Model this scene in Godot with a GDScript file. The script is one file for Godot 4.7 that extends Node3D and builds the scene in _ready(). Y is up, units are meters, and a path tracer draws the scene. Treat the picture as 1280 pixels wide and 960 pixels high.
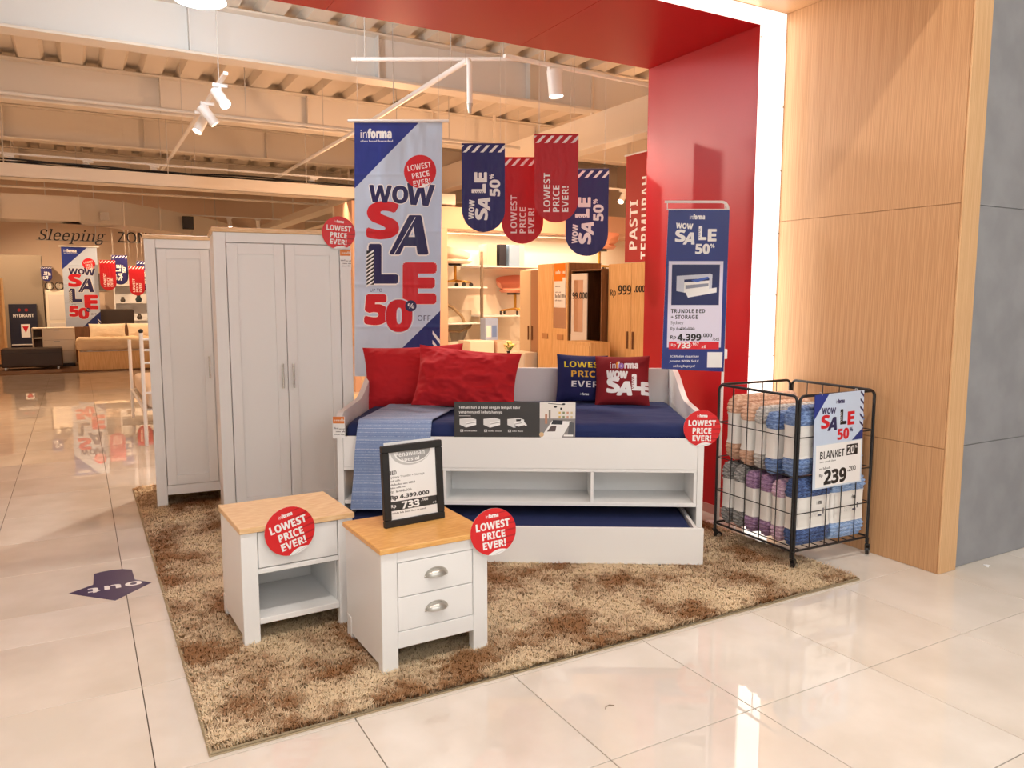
extends Node3D

# ---------------------------------------------------------------- helpers
var M := {}
var taken := {}
const CAM_H := 1.405
const FACING := -29.275   # turn of things that face the viewer's side of the hall


class MB:
	var v := PackedVector3Array()
	var n := PackedVector3Array()
	var t := PackedVector2Array()
	var xf := Transform3D.IDENTITY

	func raw(a: Vector3, b: Vector3, c: Vector3, na: Vector3, nb: Vector3, nc: Vector3, ua := Vector2.ZERO, ub := Vector2.ZERO, uc := Vector2.ZERO) -> void:
		a = xf * a
		b = xf * b
		c = xf * c
		na = (xf.basis * na).normalized()
		nb = (xf.basis * nb).normalized()
		nc = (xf.basis * nc).normalized()
		var g := (a - c).cross(a - b)
		if g.dot(na + nb + nc) < 0.0:
			v.append_array(PackedVector3Array([a, c, b]))
			n.append_array(PackedVector3Array([na, nc, nb]))
			t.append_array(PackedVector2Array([ua, uc, ub]))
		else:
			v.append_array(PackedVector3Array([a, b, c]))
			n.append_array(PackedVector3Array([na, nb, nc]))
			t.append_array(PackedVector2Array([ua, ub, uc]))

	func tri(a: Vector3, b: Vector3, c: Vector3, hint: Vector3) -> void:
		var g := (a - c).cross(a - b).normalized()
		if g.dot(hint) < 0.0:
			g = -g
		raw(a, b, c, g, g, g)

	func quad(a: Vector3, b: Vector3, c: Vector3, d: Vector3, hint: Vector3, uv := Rect2(0, 0, 0, 0)) -> void:
		# a top-left, b top-right, c bottom-right, d bottom-left as seen from the front
		var g := (a - c).cross(a - b)
		if g.length_squared() < 1e-14:
			g = (a - d).cross(a - c)
		g = g.normalized()
		if g.dot(hint) < 0.0:
			g = -g
		var p := uv.position
		var q := uv.end
		raw(a, b, c, g, g, g, p, Vector2(q.x, p.y), q)
		raw(a, c, d, g, g, g, p, q, Vector2(p.x, q.y))

	func box(lo: Vector3, hi: Vector3, r := 0.002) -> void:
		var c := (lo + hi) * 0.5
		var h := (hi - lo) * 0.5
		r = minf(r, minf(h.x, minf(h.y, h.z)) * 0.9)
		var P := func(s: Vector3, ax: int) -> Vector3:
			var p := c + s * h
			for k in 3:
				if k != ax:
					p[k] -= s[k] * r
			return p
		for ax in 3:
			var b := (ax + 1) % 3
			var d := (ax + 2) % 3
			for sa in [-1.0, 1.0]:
				var nn := Vector3.ZERO
				nn[ax] = sa
				var q := []
				for w in [[-1.0, -1.0], [1.0, -1.0], [1.0, 1.0], [-1.0, 1.0]]:
					var s := Vector3.ZERO
					s[ax] = sa
					s[b] = w[0]
					s[d] = w[1]
					q.append(P.call(s, ax))
				quad(q[0], q[1], q[2], q[3], nn)
				if r > 0.0:
					for sb in [-1.0, 1.0]:
						var s1 := Vector3.ZERO
						s1[ax] = sa
						s1[b] = sb
						s1[d] = -1.0
						var s2 := s1
						s2[d] = 1.0
						var h2 := Vector3.ZERO
						h2[ax] = sa
						h2[b] = sb
						quad(P.call(s1, ax), P.call(s2, ax), P.call(s2, b), P.call(s1, b), h2)
		if r > 0.0:
			for sx in [-1.0, 1.0]:
				for sy in [-1.0, 1.0]:
					for sz in [-1.0, 1.0]:
						var s := Vector3(sx, sy, sz)
						tri(P.call(s, 0), P.call(s, 1), P.call(s, 2), s)

	func tube(pts: PackedVector3Array, r: float, seg := 8, closed := false) -> void:
		var m := pts.size()
		var rings := []
		var nrm := []
		var side := Vector3.ZERO
		for i in m:
			var d: Vector3
			if closed:
				d = (pts[(i + 1) % m] - pts[(i - 1 + m) % m]).normalized()
			else:
				d = (pts[mini(i + 1, m - 1)] - pts[maxi(i - 1, 0)]).normalized()
			if side == Vector3.ZERO:
				side = d.cross(Vector3.UP if absf(d.y) < 0.9 else Vector3.RIGHT).normalized()
			else:
				side = (side - d * side.dot(d)).normalized()
			var up := d.cross(side).normalized()
			var ring := PackedVector3Array()
			var rn := PackedVector3Array()
			for k in seg:
				var a := TAU * k / seg
				var w := side * cos(a) + up * sin(a)
				ring.append(pts[i] + w * r)
				rn.append(w)
			rings.append(ring)
			nrm.append(rn)
		for i in (m if closed else m - 1):
			var j: int = (i + 1) % m
			for k in seg:
				var l := (k + 1) % seg
				raw(rings[i][k], rings[j][k], rings[j][l], nrm[i][k], nrm[j][k], nrm[j][l])
				raw(rings[i][k], rings[j][l], rings[i][l], nrm[i][k], nrm[j][l], nrm[i][l])
		if not closed:
			for e in [0, m - 1]:
				var d: Vector3 = (pts[0] - pts[1]).normalized() if e == 0 else (pts[m - 1] - pts[m - 2]).normalized()
				for k in range(1, seg - 1):
					raw(rings[e][0], rings[e][k], rings[e][k + 1], d, d, d)

	func cyl(a: Vector3, b: Vector3, ra: float, rb: float, seg := 16, caps := true) -> void:
		var d := (b - a).normalized()
		var s := d.cross(Vector3.UP if absf(d.y) < 0.9 else Vector3.RIGHT).normalized()
		var u := d.cross(s).normalized()
		var slope := d * ((ra - rb) / maxf((b - a).length(), 1e-6))
		for k in seg:
			var w0 := s * cos(TAU * k / seg) + u * sin(TAU * k / seg)
			var w1 := s * cos(TAU * (k + 1) / seg) + u * sin(TAU * (k + 1) / seg)
			raw(a + w0 * ra, b + w0 * rb, b + w1 * rb, w0 + slope, w0 + slope, w1 + slope)
			raw(a + w0 * ra, b + w1 * rb, a + w1 * ra, w0 + slope, w1 + slope, w1 + slope)
			if caps:
				if ra > 0.0:
					raw(a, a + w0 * ra, a + w1 * ra, -d, -d, -d)
				if rb > 0.0:
					raw(b, b + w0 * rb, b + w1 * rb, d, d, d)

	func lathe(prof: Array, seg := 24) -> void:   # prof: [radius, y] pairs going round the section, outward normals to the right of travel up
		for i in prof.size() - 1:
			var p: Vector2 = prof[i]
			var q: Vector2 = prof[i + 1]
			var e := (q - p).normalized()
			var nn := Vector2(e.y, -e.x)
			for k in seg:
				var a0 := TAU * k / seg
				var a1 := TAU * (k + 1) / seg
				var d0 := Vector3(cos(a0), 0, sin(a0))
				var d1 := Vector3(cos(a1), 0, sin(a1))
				var n0 := d0 * nn.x + Vector3.UP * nn.y
				var n1 := d1 * nn.x + Vector3.UP * nn.y
				var A := d0 * p.x + Vector3.UP * p.y
				var B := d0 * q.x + Vector3.UP * q.y
				var Cc := d1 * q.x + Vector3.UP * q.y
				var D := d1 * p.x + Vector3.UP * p.y
				if q.x > 1e-6:
					raw(A, B, Cc, n0, n0, n1)
				if p.x > 1e-6:
					raw(A, Cc, D, n0, n1, n1)

	func prism(poly: PackedVector2Array, z0: float, z1: float, uv := Rect2(), front := true, rest := true) -> void:
		# a polygon in x and y, thick from z0 (back) to z1 (front); uv: the rectangle (y up) that the print covers
		var ids := Geometry2D.triangulate_polygon(poly)
		var U := func(p: Vector2) -> Vector2:
			if uv.size.x == 0.0:
				return Vector2.ZERO
			return Vector2((p.x - uv.position.x) / uv.size.x, 1.0 - (p.y - uv.position.y) / uv.size.y)
		for i in range(0, ids.size(), 3):
			var a := poly[ids[i]]
			var b := poly[ids[i + 1]]
			var c := poly[ids[i + 2]]
			if front:
				raw(Vector3(a.x, a.y, z1), Vector3(b.x, b.y, z1), Vector3(c.x, c.y, z1), Vector3.BACK, Vector3.BACK, Vector3.BACK, U.call(a), U.call(b), U.call(c))
			if rest:
				raw(Vector3(a.x, a.y, z0), Vector3(b.x, b.y, z0), Vector3(c.x, c.y, z0), Vector3.FORWARD, Vector3.FORWARD, Vector3.FORWARD)
		if rest:
			var ccw := 0.0
			for i in poly.size():
				ccw += poly[i].cross(poly[(i + 1) % poly.size()])
			for i in poly.size():
				var a := poly[i]
				var b := poly[(i + 1) % poly.size()]
				var o := Vector2(b.y - a.y, a.x - b.x) * signf(ccw)
				quad(Vector3(a.x, a.y, z0), Vector3(b.x, b.y, z0), Vector3(b.x, b.y, z1), Vector3(a.x, a.y, z1), Vector3(o.x, o.y, 0))

	func grid(nu: int, nv: int, f: Callable, hint: Vector3, wrap_u := false, uvf = null) -> void:
		# a surface f(u, v) with u, v from 0 to 1; hint: which way its middle faces; uvf(u, v): where in its print
		var P := []
		for j in nv + 1:
			var row := PackedVector3Array()
			for i in nu + 1:
				row.append(f.call(float(i) / nu, float(j) / nv))
			P.append(row)
		var N := []
		for j in nv + 1:
			var row := PackedVector3Array()
			for i in nu + 1:
				var il := i - 1 if i > 0 else (nu - 1 if wrap_u else 0)
				var ir := i + 1 if i < nu else (1 if wrap_u else nu)
				var du: Vector3 = P[j][ir] - P[j][il]
				var dv: Vector3 = P[mini(j + 1, nv)][i] - P[maxi(j - 1, 0)][i]
				var g := du.cross(dv)
				row.append(g.normalized() if g.length_squared() > 1e-18 else Vector3.ZERO)
			N.append(row)
		var mid: Vector3 = N[nv / 2][nu / 2]
		var sg := -1.0 if mid.dot(hint) < 0.0 else 1.0
		for j in nv:
			for i in nu:
				var a := Vector2(float(i) / nu, float(j) / nv)
				var b := Vector2(float(i + 1) / nu, float(j + 1) / nv)
				if uvf != null:
					a = uvf.call(a.x, a.y)
					b = uvf.call(b.x, b.y)
				raw(P[j][i], P[j][i + 1], P[j + 1][i + 1], N[j][i] * sg, N[j][i + 1] * sg, N[j + 1][i + 1] * sg, a, Vector2(b.x, a.y), b)
				raw(P[j][i], P[j + 1][i + 1], P[j + 1][i], N[j][i] * sg, N[j + 1][i + 1] * sg, N[j + 1][i] * sg, a, b, Vector2(a.x, b.y))

	func rbox(lo: Vector3, hi: Vector3, r: float, cells := 10, bump = null) -> void:
		# a box with round edges of radius r; bump(point, normal) may push its skin in or out
		var ticks := func(k: int) -> PackedFloat32Array:
			var o := PackedFloat32Array()
			for i in 5:
				o.append(lo[k] + r * (1.0 - cos(PI / 2 * i / 4.0)) * 1.0)
			for i in range(1, cells):
				o.append(lerpf(lo[k] + r, hi[k] - r, float(i) / cells))
			for i in 5:
				o.append(hi[k] - r * (1.0 - cos(PI / 2 * (4 - i) / 4.0)))
			return o
		for ax in 3:
			var b := (ax + 1) % 3
			var d := (ax + 2) % 3
			var tb: PackedFloat32Array = ticks.call(b)
			var td: PackedFloat32Array = ticks.call(d)
			for s in [0, 1]:
				var f := func(u: float, w: float) -> Vector3:
					var p := Vector3.ZERO
					p[ax] = hi[ax] if s == 1 else lo[ax]
					p[b] = tb[roundi(u * (tb.size() - 1))]
					p[d] = td[roundi(w * (td.size() - 1))]
					var inner := p.clamp(lo + Vector3.ONE * r, hi - Vector3.ONE * r)
					var dir := (p - inner).normalized()
					var q := inner + dir * r
					if bump != null:
						q += dir * bump.call(q, dir)
					return q
				var hint := Vector3.ZERO
				hint[ax] = 1.0 if s == 1 else -1.0
				grid(tb.size() - 1, td.size() - 1, f, hint)

	func into(am: ArrayMesh) -> void:
		if v.is_empty():
			return
		var a := []
		a.resize(Mesh.ARRAY_MAX)
		a[Mesh.ARRAY_VERTEX] = v
		a[Mesh.ARRAY_NORMAL] = n
		a[Mesh.ARRAY_TEX_UV] = t
		am.add_surface_from_arrays(Mesh.PRIMITIVE_TRIANGLES, a)

	func mesh() -> ArrayMesh:
		var am := ArrayMesh.new()
		into(am)
		return am


# flat print: a picture that lettering and plain shapes are drawn into
class Ink:
	var im: Image
	static var fonts := {}
	static var made := {}

	func _init(w: int, h: int, c: Color) -> void:
		im = Image.create(w, h, false, Image.FORMAT_RGB8)
		im.fill(c)

	static func font(k: String) -> Font:
		if not fonts.has(k):
			var f := SystemFont.new()
			f.font_names = PackedStringArray(["Droid Serif" if k[0] == "s" else "Droid Sans"])
			f.font_weight = 700 if k[1] == "b" else 400
			fonts[k] = f
		return fonts[k]

	static func glyphs(s: String, k: String) -> PackedVector2Array:
		var key := k + s
		if not made.has(key):
			var tm := TextMesh.new()
			tm.text = s
			tm.font = font(k)
			tm.font_size = 96
			tm.pixel_size = 1.0 / 96
			tm.depth = 0.0
			tm.curve_step = 2.0
			var a := tm.get_mesh_arrays()
			var o := PackedVector2Array()
			var vs: PackedVector3Array = a[Mesh.ARRAY_VERTEX]
			if a[Mesh.ARRAY_INDEX] != null:
				for i in a[Mesh.ARRAY_INDEX]:
					o.append(Vector2(vs[i].x, -vs[i].y))
			else:
				for p in vs:
					o.append(Vector2(p.x, -p.y))
			made[key] = o
		return made[key]

	func tri(a: Vector2, b: Vector2, c: Vector2, col: Color) -> void:
		var lo := minf(a.y, minf(b.y, c.y))
		var hi := maxf(a.y, maxf(b.y, c.y))
		var e := [[a, b], [b, c], [c, a]]
		for y in range(maxi(0, floori(lo)), mini(im.get_height(), ceili(hi) + 1)):
			var yc := y + 0.5
			var x0 := 1e9
			var x1 := -1e9
			for s in e:
				var p: Vector2 = s[0]
				var q: Vector2 = s[1]
				if (p.y <= yc) != (q.y <= yc):
					var x := p.x + (q.x - p.x) * (yc - p.y) / (q.y - p.y)
					x0 = minf(x0, x)
					x1 = maxf(x1, x)
			if x1 > x0:
				var i0 := roundi(x0)
				var i1 := roundi(x1)
				if i1 > i0:
					im.fill_rect(Rect2i(i0, y, i1 - i0, 1), col)

	func rect(x: float, y: float, w: float, h: float, c: Color) -> void:
		im.fill_rect(Rect2i(roundi(x), roundi(y), roundi(w), roundi(h)), c)

	func poly(pts: Array, c: Color) -> void:
		var p := PackedVector2Array(pts)
		var ids := Geometry2D.triangulate_polygon(p)
		for i in range(0, ids.size(), 3):
			tri(p[ids[i]], p[ids[i + 1]], p[ids[i + 2]], c)

	func disc(x: float, y: float, r: float, c: Color, ry := -1.0) -> void:
		var p := []
		for k in 48:
			p.append(Vector2(x + r * cos(TAU * k / 48), y + (r if ry < 0 else ry) * sin(TAU * k / 48)))
		poly(p, c)

	func line(a: Vector2, b: Vector2, w: float, c: Color) -> void:
		var d := (b - a).normalized().orthogonal() * w * 0.5
		poly([a + d, b + d, b - d, a - d], c)

	# lettering fitted into a box; o: font, rot (degrees, about the box's middle), skew, fat (pixels), pivot
	func text(s: String, x: float, y: float, w: float, h: float, c: Color, o := {}) -> void:
		var g := glyphs(s, o.get("font", "nb"))
		if g.is_empty():
			return
		var lo := Vector2(1e9, 1e9)
		var hi := Vector2(-1e9, -1e9)
		for p in g:
			lo = lo.min(p)
			hi = hi.max(p)
		var sc := Vector2(w / (hi.x - lo.x), h / (hi.y - lo.y))
		var skew: float = o.get("skew", 0.0)
		var rot := deg_to_rad(o.get("rot", 0.0))
		var mid: Vector2 = o.get("pivot", Vector2(x + w / 2, y + h / 2))
		var fat: float = o.get("fat", 0.0)
		var offs := [Vector2.ZERO]
		if fat > 0.0:
			for k in 8:
				offs.append(Vector2.from_angle(TAU * k / 8) * fat)
		var q := PackedVector2Array()
		for p in g:
			var r := Vector2(x, y) + (p - lo) * sc
			r.x += skew * (y + h - r.y)
			q.append((r - mid).rotated(rot) + mid)
		for of in offs:
			for i in range(0, q.size(), 3):
				tri(q[i] + of, q[i + 1] + of, q[i + 2] + of, c)

	# small print that cannot be made out: word-long rows of letter-like strokes
	func scrawl(x: float, y: float, w: float, h: float, c: Color) -> void:
		var rng := RandomNumberGenerator.new()
		rng.seed = int(x * 13 + y * 7 + w)
		var at := x
		while at < x + w:
			var n := rng.randi_range(3, 8)
			for i in n:
				var hh := h * (0.62 if rng.randf() < 0.7 else 1.0)
				rect(at, y + h - hh, maxf(1.0, h * 0.3), hh, c)
				at += h * 0.55
			at += h * 0.5

	func tex() -> ImageTexture:
		return ImageTexture.create_from_image(im)

	func turned(times: int) -> void:
		for k in times:
			im.rotate_90(COUNTERCLOCKWISE)


func numbered(called: String) -> String:
	if not taken.has(called):
		taken[called] = 0
		return called
	taken[called] += 1
	return "%s_%03d" % [called, taken[called]]


func metas(o: Node, label: String, category: String, group := "", kind := "") -> void:
	o.set_meta("label", label)
	o.set_meta("category", category)
	if group:
		o.set_meta("group", group)
	if kind:
		o.set_meta("kind", kind)


func thing(called: String, label: String, category: String, at := Vector3.ZERO, turn := 0.0, group := "") -> Node3D:
	var o := Node3D.new()
	o.name = numbered(called)
	add_child(o)
	o.position = at
	o.rotation_degrees.y = turn
	metas(o, label, category, group)
	return o


func part(called: String, shape, m: Material, parent: Node3D) -> MeshInstance3D:
	var o := MeshInstance3D.new()
	o.name = called
	o.mesh = shape.mesh() if shape is MB else shape
	if m:
		o.material_override = m
	parent.add_child(o, true)
	return o


func solo(called: String, shape, m: Material, label: String, category: String, at := Vector3.ZERO, turn := 0.0, group := "") -> MeshInstance3D:
	var o := part(numbered(called), shape, m, self)
	o.position = at
	o.rotation_degrees.y = turn
	metas(o, label, category, group)
	return o


func struct(called: String, shape, m: Material, label: String, category: String) -> MeshInstance3D:
	var o := part(called, shape, m, self)
	metas(o, label, category, "", "structure")
	return o


func bx(lo: Vector3, hi: Vector3, r := 0.002) -> MB:
	var b := MB.new()
	b.box(lo, hi, r)
	return b


func mat(c: Color, rough := 0.6, o := {}) -> StandardMaterial3D:
	var m := StandardMaterial3D.new()
	m.albedo_color = c
	m.roughness = rough
	for k in o:
		m.set(k, o[k])
	return m


func rgb(r: int, g: int, b: int) -> Color:
	return Color8(r, g, b)


func noise_tex(freq: float, a: Color, b: Color, seed_n := 1, oct := 4, size := 512, mid := -1.0, midc := Color.WHITE) -> NoiseTexture2D:
	var f := FastNoiseLite.new()
	f.seed = seed_n
	f.frequency = freq
	f.noise_type = FastNoiseLite.TYPE_SIMPLEX_SMOOTH
	f.fractal_octaves = oct
	var g := Gradient.new()
	g.offsets = PackedFloat32Array([0.2, 0.8])
	g.colors = PackedColorArray([a, b])
	if mid > 0.0:
		g.add_point(mid, midc)
	var t := NoiseTexture2D.new()
	t.width = size
	t.height = size
	t.seamless = true
	t.noise = f
	t.color_ramp = g
	return t


func grain(a: Color, b: Color, scale: Vector3, rough := 0.45, seed_n := 1, freq := 0.03) -> StandardMaterial3D:
	var m := mat(Color.WHITE, rough)
	m.albedo_texture = noise_tex(freq, a, b, seed_n)
	m.uv1_triplanar = true
	m.uv1_scale = scale
	m.uv1_triplanar_sharpness = 6.0
	return m


func printed(ink: Ink, rough := 0.5) -> StandardMaterial3D:
	var m := mat(Color.WHITE, rough)
	m.albedo_texture = ink.tex()
	m.texture_repeat = false
	return m


# creased glossy vinyl or cloth: relief over a print
func creased(m: StandardMaterial3D, depth: float, freq := 0.012, seed_n := 5) -> StandardMaterial3D:
	m.heightmap_enabled = true
	m.heightmap_texture = noise_tex(freq, Color.BLACK, Color.WHITE, seed_n, 3, 256)
	m.heightmap_scale = depth
	return m


# a flat thing with a print on its front: outline in x, y; origin where the outline says
func sheet(outline: PackedVector2Array, thick: float, face: Material, rest: Material) -> ArrayMesh:
	var lo := outline[0]
	var hi := outline[0]
	for p in outline:
		lo = lo.min(p)
		hi = hi.max(p)
	var am := ArrayMesh.new()
	var f := MB.new()
	f.prism(outline, -thick, 0.0, Rect2(lo, hi - lo), true, false)
	f.into(am)
	var r := MB.new()
	r.prism(outline, -thick, 0.0, Rect2(), false, true)
	r.into(am)
	am.surface_set_material(0, face)
	am.surface_set_material(1, rest)
	return am


func rect_outline(x0: float, y0: float, x1: float, y1: float) -> PackedVector2Array:
	return PackedVector2Array([Vector2(x0, y0), Vector2(x1, y0), Vector2(x1, y1), Vector2(x0, y1)])


func round_outline(r: float, seg := 48) -> PackedVector2Array:
	var o := PackedVector2Array()
	for k in seg:
		o.append(Vector2.from_angle(TAU * k / seg) * r)
	return o


func emit(c: Color, e: float) -> StandardMaterial3D:
	return mat(c, 0.5, {"emission_enabled": true, "emission": c, "emission_energy_multiplier": e})


# ---------------------------------------------------------------- prints
const NAVY := Color(0.125, 0.11, 0.33)
const BLUE := Color(0.12, 0.2, 0.55)
const RED := Color(0.80, 0.06, 0.13)
const PALE := Color(0.75, 0.82, 0.92)
const WHITE := Color(0.95, 0.95, 0.95)
const BLACK := Color(0.1, 0.1, 0.11)


func logo(k: Ink, x: float, y: float, w: float, h: float, c: Color, o := {}) -> void:
	# thin "in", heavy "forma."
	k.text("in", x, y + h * 0.08, w * 0.2, h * 0.92, c, {"font": "nr"} if not o.has("rot") else {"font": "nr", "rot": o.rot, "pivot": o.pivot})
	var q := {"font": "nb", "fat": maxf(0.6, h * 0.05)}
	if o.has("rot"):
		q["rot"] = o.rot
		q["pivot"] = o.pivot
	k.text("forma", x + w * 0.23, y, w * 0.74, h, c, q)


func sale_block(k: Ink, x: float, y: float, w: float, wow: Color, s: Color, a: Color, l: Color, e: Color, fifty: Color, paper: Color, vs := 0.7) -> void:
	# the WOW SALE 50% lock-up, w wide and about vs * w high
	var f := w * 0.007
	var h := w * vs
	k.text("WOW", x + 0.02 * w, y, 0.4 * w, 0.17 * h, wow, {"fat": f * 0.6, "rot": 3})
	k.text("S", x + 0.01 * w, y + 0.21 * h, 0.23 * w, 0.37 * h, s, {"fat": f * 1.5})
	k.text("A", x + 0.2 * w, y + 0.3 * h, 0.26 * w, 0.36 * h, a, {"fat": f * 1.5, "skew": 0.25})
	k.text("L", x + 0.57 * w, y + 0.1 * h, 0.17 * w, 0.42 * h, l, {"fat": f * 1.5})
	for i in 5:
		k.line(Vector2(x + 0.55 * w, y + (0.22 + i * 0.065) * h), Vector2(x + 0.6 * w, y + (0.17 + i * 0.065) * h), w * 0.01, paper)
	k.text("E", x + 0.79 * w, y + 0.19 * h, 0.19 * w, 0.37 * h, e, {"fat": f * 1.5})
	k.text("50", x + 0.5 * w, y + 0.66 * h, 0.33 * w, 0.31 * h, fifty, {"fat": f * 1.2})
	k.text("%", x + 0.85 * w, y + 0.65 * h, 0.1 * w, 0.13 * h, wow, {"fat": f * 0.3})


func banner_print(ratio: float) -> Ink:
	var W := 560.0
	var k := Ink.new(560, int(W * 2.9), PALE)
	k.poly([Vector2(0, 0), Vector2(W * 0.735, 0), Vector2(0, W * 0.735)], BLUE)
	logo(k, W * 0.07, W * 0.075, W * 0.36, W * 0.1, WHITE)
	k.scrawl(W * 0.07, W * 0.195, W * 0.34, W * 0.022, WHITE)
	# white keylines under the letters
	k.text("WO", W * 0.17, W * 0.705, W * 0.44, W * 0.19, WHITE, {"fat": W * 0.016, "rot": 2})
	k.text("W", W * 0.6, W * 0.69, W * 0.31, W * 0.23, WHITE, {"fat": W * 0.016, "rot": 4})
	k.text("A", W * 0.42, W * 1.05, W * 0.42, W * 0.42, WHITE, {"fat": W * 0.032, "skew": 0.16})
	k.text("L", W * 0.18, W * 1.38, W * 0.31, W * 0.42, WHITE, {"fat": W * 0.035})
	k.text("E", W * 0.585, W * 1.6, W * 0.34, W * 0.43, WHITE, {"fat": W * 0.03})
	k.text("S", W * 0.155, W * 0.9, W * 0.34, W * 0.39, RED, {"fat": W * 0.02})
	k.text("A", W * 0.42, W * 1.05, W * 0.42, W * 0.42, NAVY, {"fat": W * 0.014, "skew": 0.16})
	k.line(Vector2(W * 0.455, W * 1.49), Vector2(W * 0.7, W * 1.06), W * 0.008, WHITE)
	k.text("L", W * 0.18, W * 1.38, W * 0.31, W * 0.42, NAVY, {"fat": W * 0.018})
	k.poly([Vector2(W * 0.14, W * 1.44), Vector2(W * 0.225, W * 1.44), Vector2(W * 0.225, W * 1.83), Vector2(W * 0.14, W * 1.83)], BLACK)
	for i in 9:
		k.poly([Vector2(W * 0.14, W * (1.485 + i * 0.044)), Vector2(W * 0.225, W * (1.425 + i * 0.044)), Vector2(W * 0.225, W * (1.448 + i * 0.044)), Vector2(W * 0.14, W * (1.508 + i * 0.044))], WHITE)
	k.text("WO", W * 0.17, W * 0.705, W * 0.44, W * 0.19, NAVY, {"fat": W * 0.006, "rot": 2})
	k.text("W", W * 0.6, W * 0.69, W * 0.31, W * 0.23, NAVY, {"fat": W * 0.006, "rot": 4})
	k.text("E", W * 0.585, W * 1.6, W * 0.34, W * 0.43, RED, {"fat": W * 0.026})
	k.disc(W * 0.75, W * 0.545, W * 0.185, RED)
	var pv := Vector2(W * 0.75, W * 0.545)
	k.text("LOWEST", W * 0.615, W * 0.455, W * 0.27, W * 0.065, WHITE, {"rot": -10, "pivot": pv})
	k.text("PRICE", W * 0.65, W * 0.55, W * 0.2, W * 0.062, WHITE, {"rot": -10, "pivot": pv})
	k.text("EVER!", W * 0.65, W * 0.635, W * 0.2, W * 0.062, WHITE, {"rot": -10, "pivot": pv})
	k.poly([Vector2(W * 0.72, W * 0.725), Vector2(W * 0.79, W * 0.69), Vector2(W * 0.88, W * 0.675), Vector2(W * 0.8, W * 0.725)], WHITE)
	k.text("UP TO", W * 0.18, W * 1.875, W * 0.14, W * 0.036, NAVY, {"font": "nr"})
	k.text("5", W * 0.13, W * 1.96, W * 0.25, W * 0.32, WHITE, {"fat": W * 0.03})
	k.text("0", W * 0.385, W * 2.02, W * 0.27, W * 0.34, WHITE, {"fat": W * 0.034})
	k.text("5", W * 0.13, W * 1.96, W * 0.25, W * 0.32, RED, {"fat": W * 0.02})
	k.text("0", W * 0.385, W * 2.02, W * 0.27, W * 0.34, PALE, {"fat": W * 0.028})
	k.text("0", W * 0.385, W * 2.02, W * 0.27, W * 0.34, RED, {"fat": W * 0.019})
	k.disc(W * 0.655, W * 2.075, W * 0.066, NAVY)
	k.text("%", W * 0.62, W * 2.045, W * 0.075, W * 0.06, WHITE)
	k.text("OFF", W * 0.735, W * 2.185, W * 0.15, W * 0.062, NAVY, {"font": "nr"})
	k.poly([Vector2(W, W * 2.13), Vector2(W, W * 2.9), Vector2(W * 0.3, W * 2.9), Vector2(W * 0.3, W * 2.82)], Color(0.09, 0.16, 0.45))
	for i in 5:
		var y := W * (2.36 + i * 0.11)
		k.poly([Vector2(W * 0.91, y), Vector2(W, y + W * 0.11), Vector2(W, y + W * 0.16), Vector2(W * 0.91, y + W * 0.045)], WHITE)
	if ratio < 2.8:
		k.im.resize(360, int(360 * ratio), Image.INTERPOLATE_BILINEAR)
	return k


func pennant_print(blue: bool) -> Ink:
	# 300 x 612, drawn lying down and turned so that it reads upwards
	var c := Color(0.12, 0.11, 0.39) if blue else Color(0.72, 0.04, 0.11)
	var k := Ink.new(612, 300, c)
	if blue:
		sale_block(k, 84, 48, 337, WHITE, WHITE, WHITE, WHITE, WHITE, WHITE, c, 0.66)
	else:
		k.text("LOWEST", 75, 64, 272, 46, WHITE)
		k.text("PRICE", 75, 128, 186, 46, WHITE)
		k.text("EVER!", 75, 190, 180, 46, WHITE)
	k.turned(1)
	for i in 7:
		var x := -52.0 + i * 60.0
		k.poly([Vector2(x, 58), Vector2(x + 24, 58), Vector2(x + 70, 8), Vector2(x + 46, 8)], WHITE)
	return k


func sticker_print() -> Ink:
	var k := Ink.new(512, 512, Color(0.85, 0.09, 0.12))
	for i in 7:
		k.poly([Vector2(512, 40 + i * 70), Vector2(512, 62 + i * 70), Vector2(250 - i * 12, 64 + i * 70)], Color(0.70, 0.04, 0.08))
	logo(k, 185, 58, 145, 42, WHITE)
	k.text("LOWEST", 68, 142, 376, 82, WHITE, {"fat": 2})
	k.text("PRICE", 128, 252, 256, 80, WHITE, {"fat": 2})
	k.text("EVER!", 128, 356, 256, 78, WHITE, {"fat": 2})
	var p := []
	for i in 13:
		p.append(Vector2(lerpf(160, 400, i / 12.0), 518 - 36 * sin(PI * i / 12.0) - 6 - i * 3.2))
	p.append(Vector2(420, 512))
	p.append(Vector2(160, 512))
	k.poly(p, WHITE)
	k.line(Vector2(235, 506), Vector2(385, 472), 4, Color(0.72, 0.74, 0.76))
	return k


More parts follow.
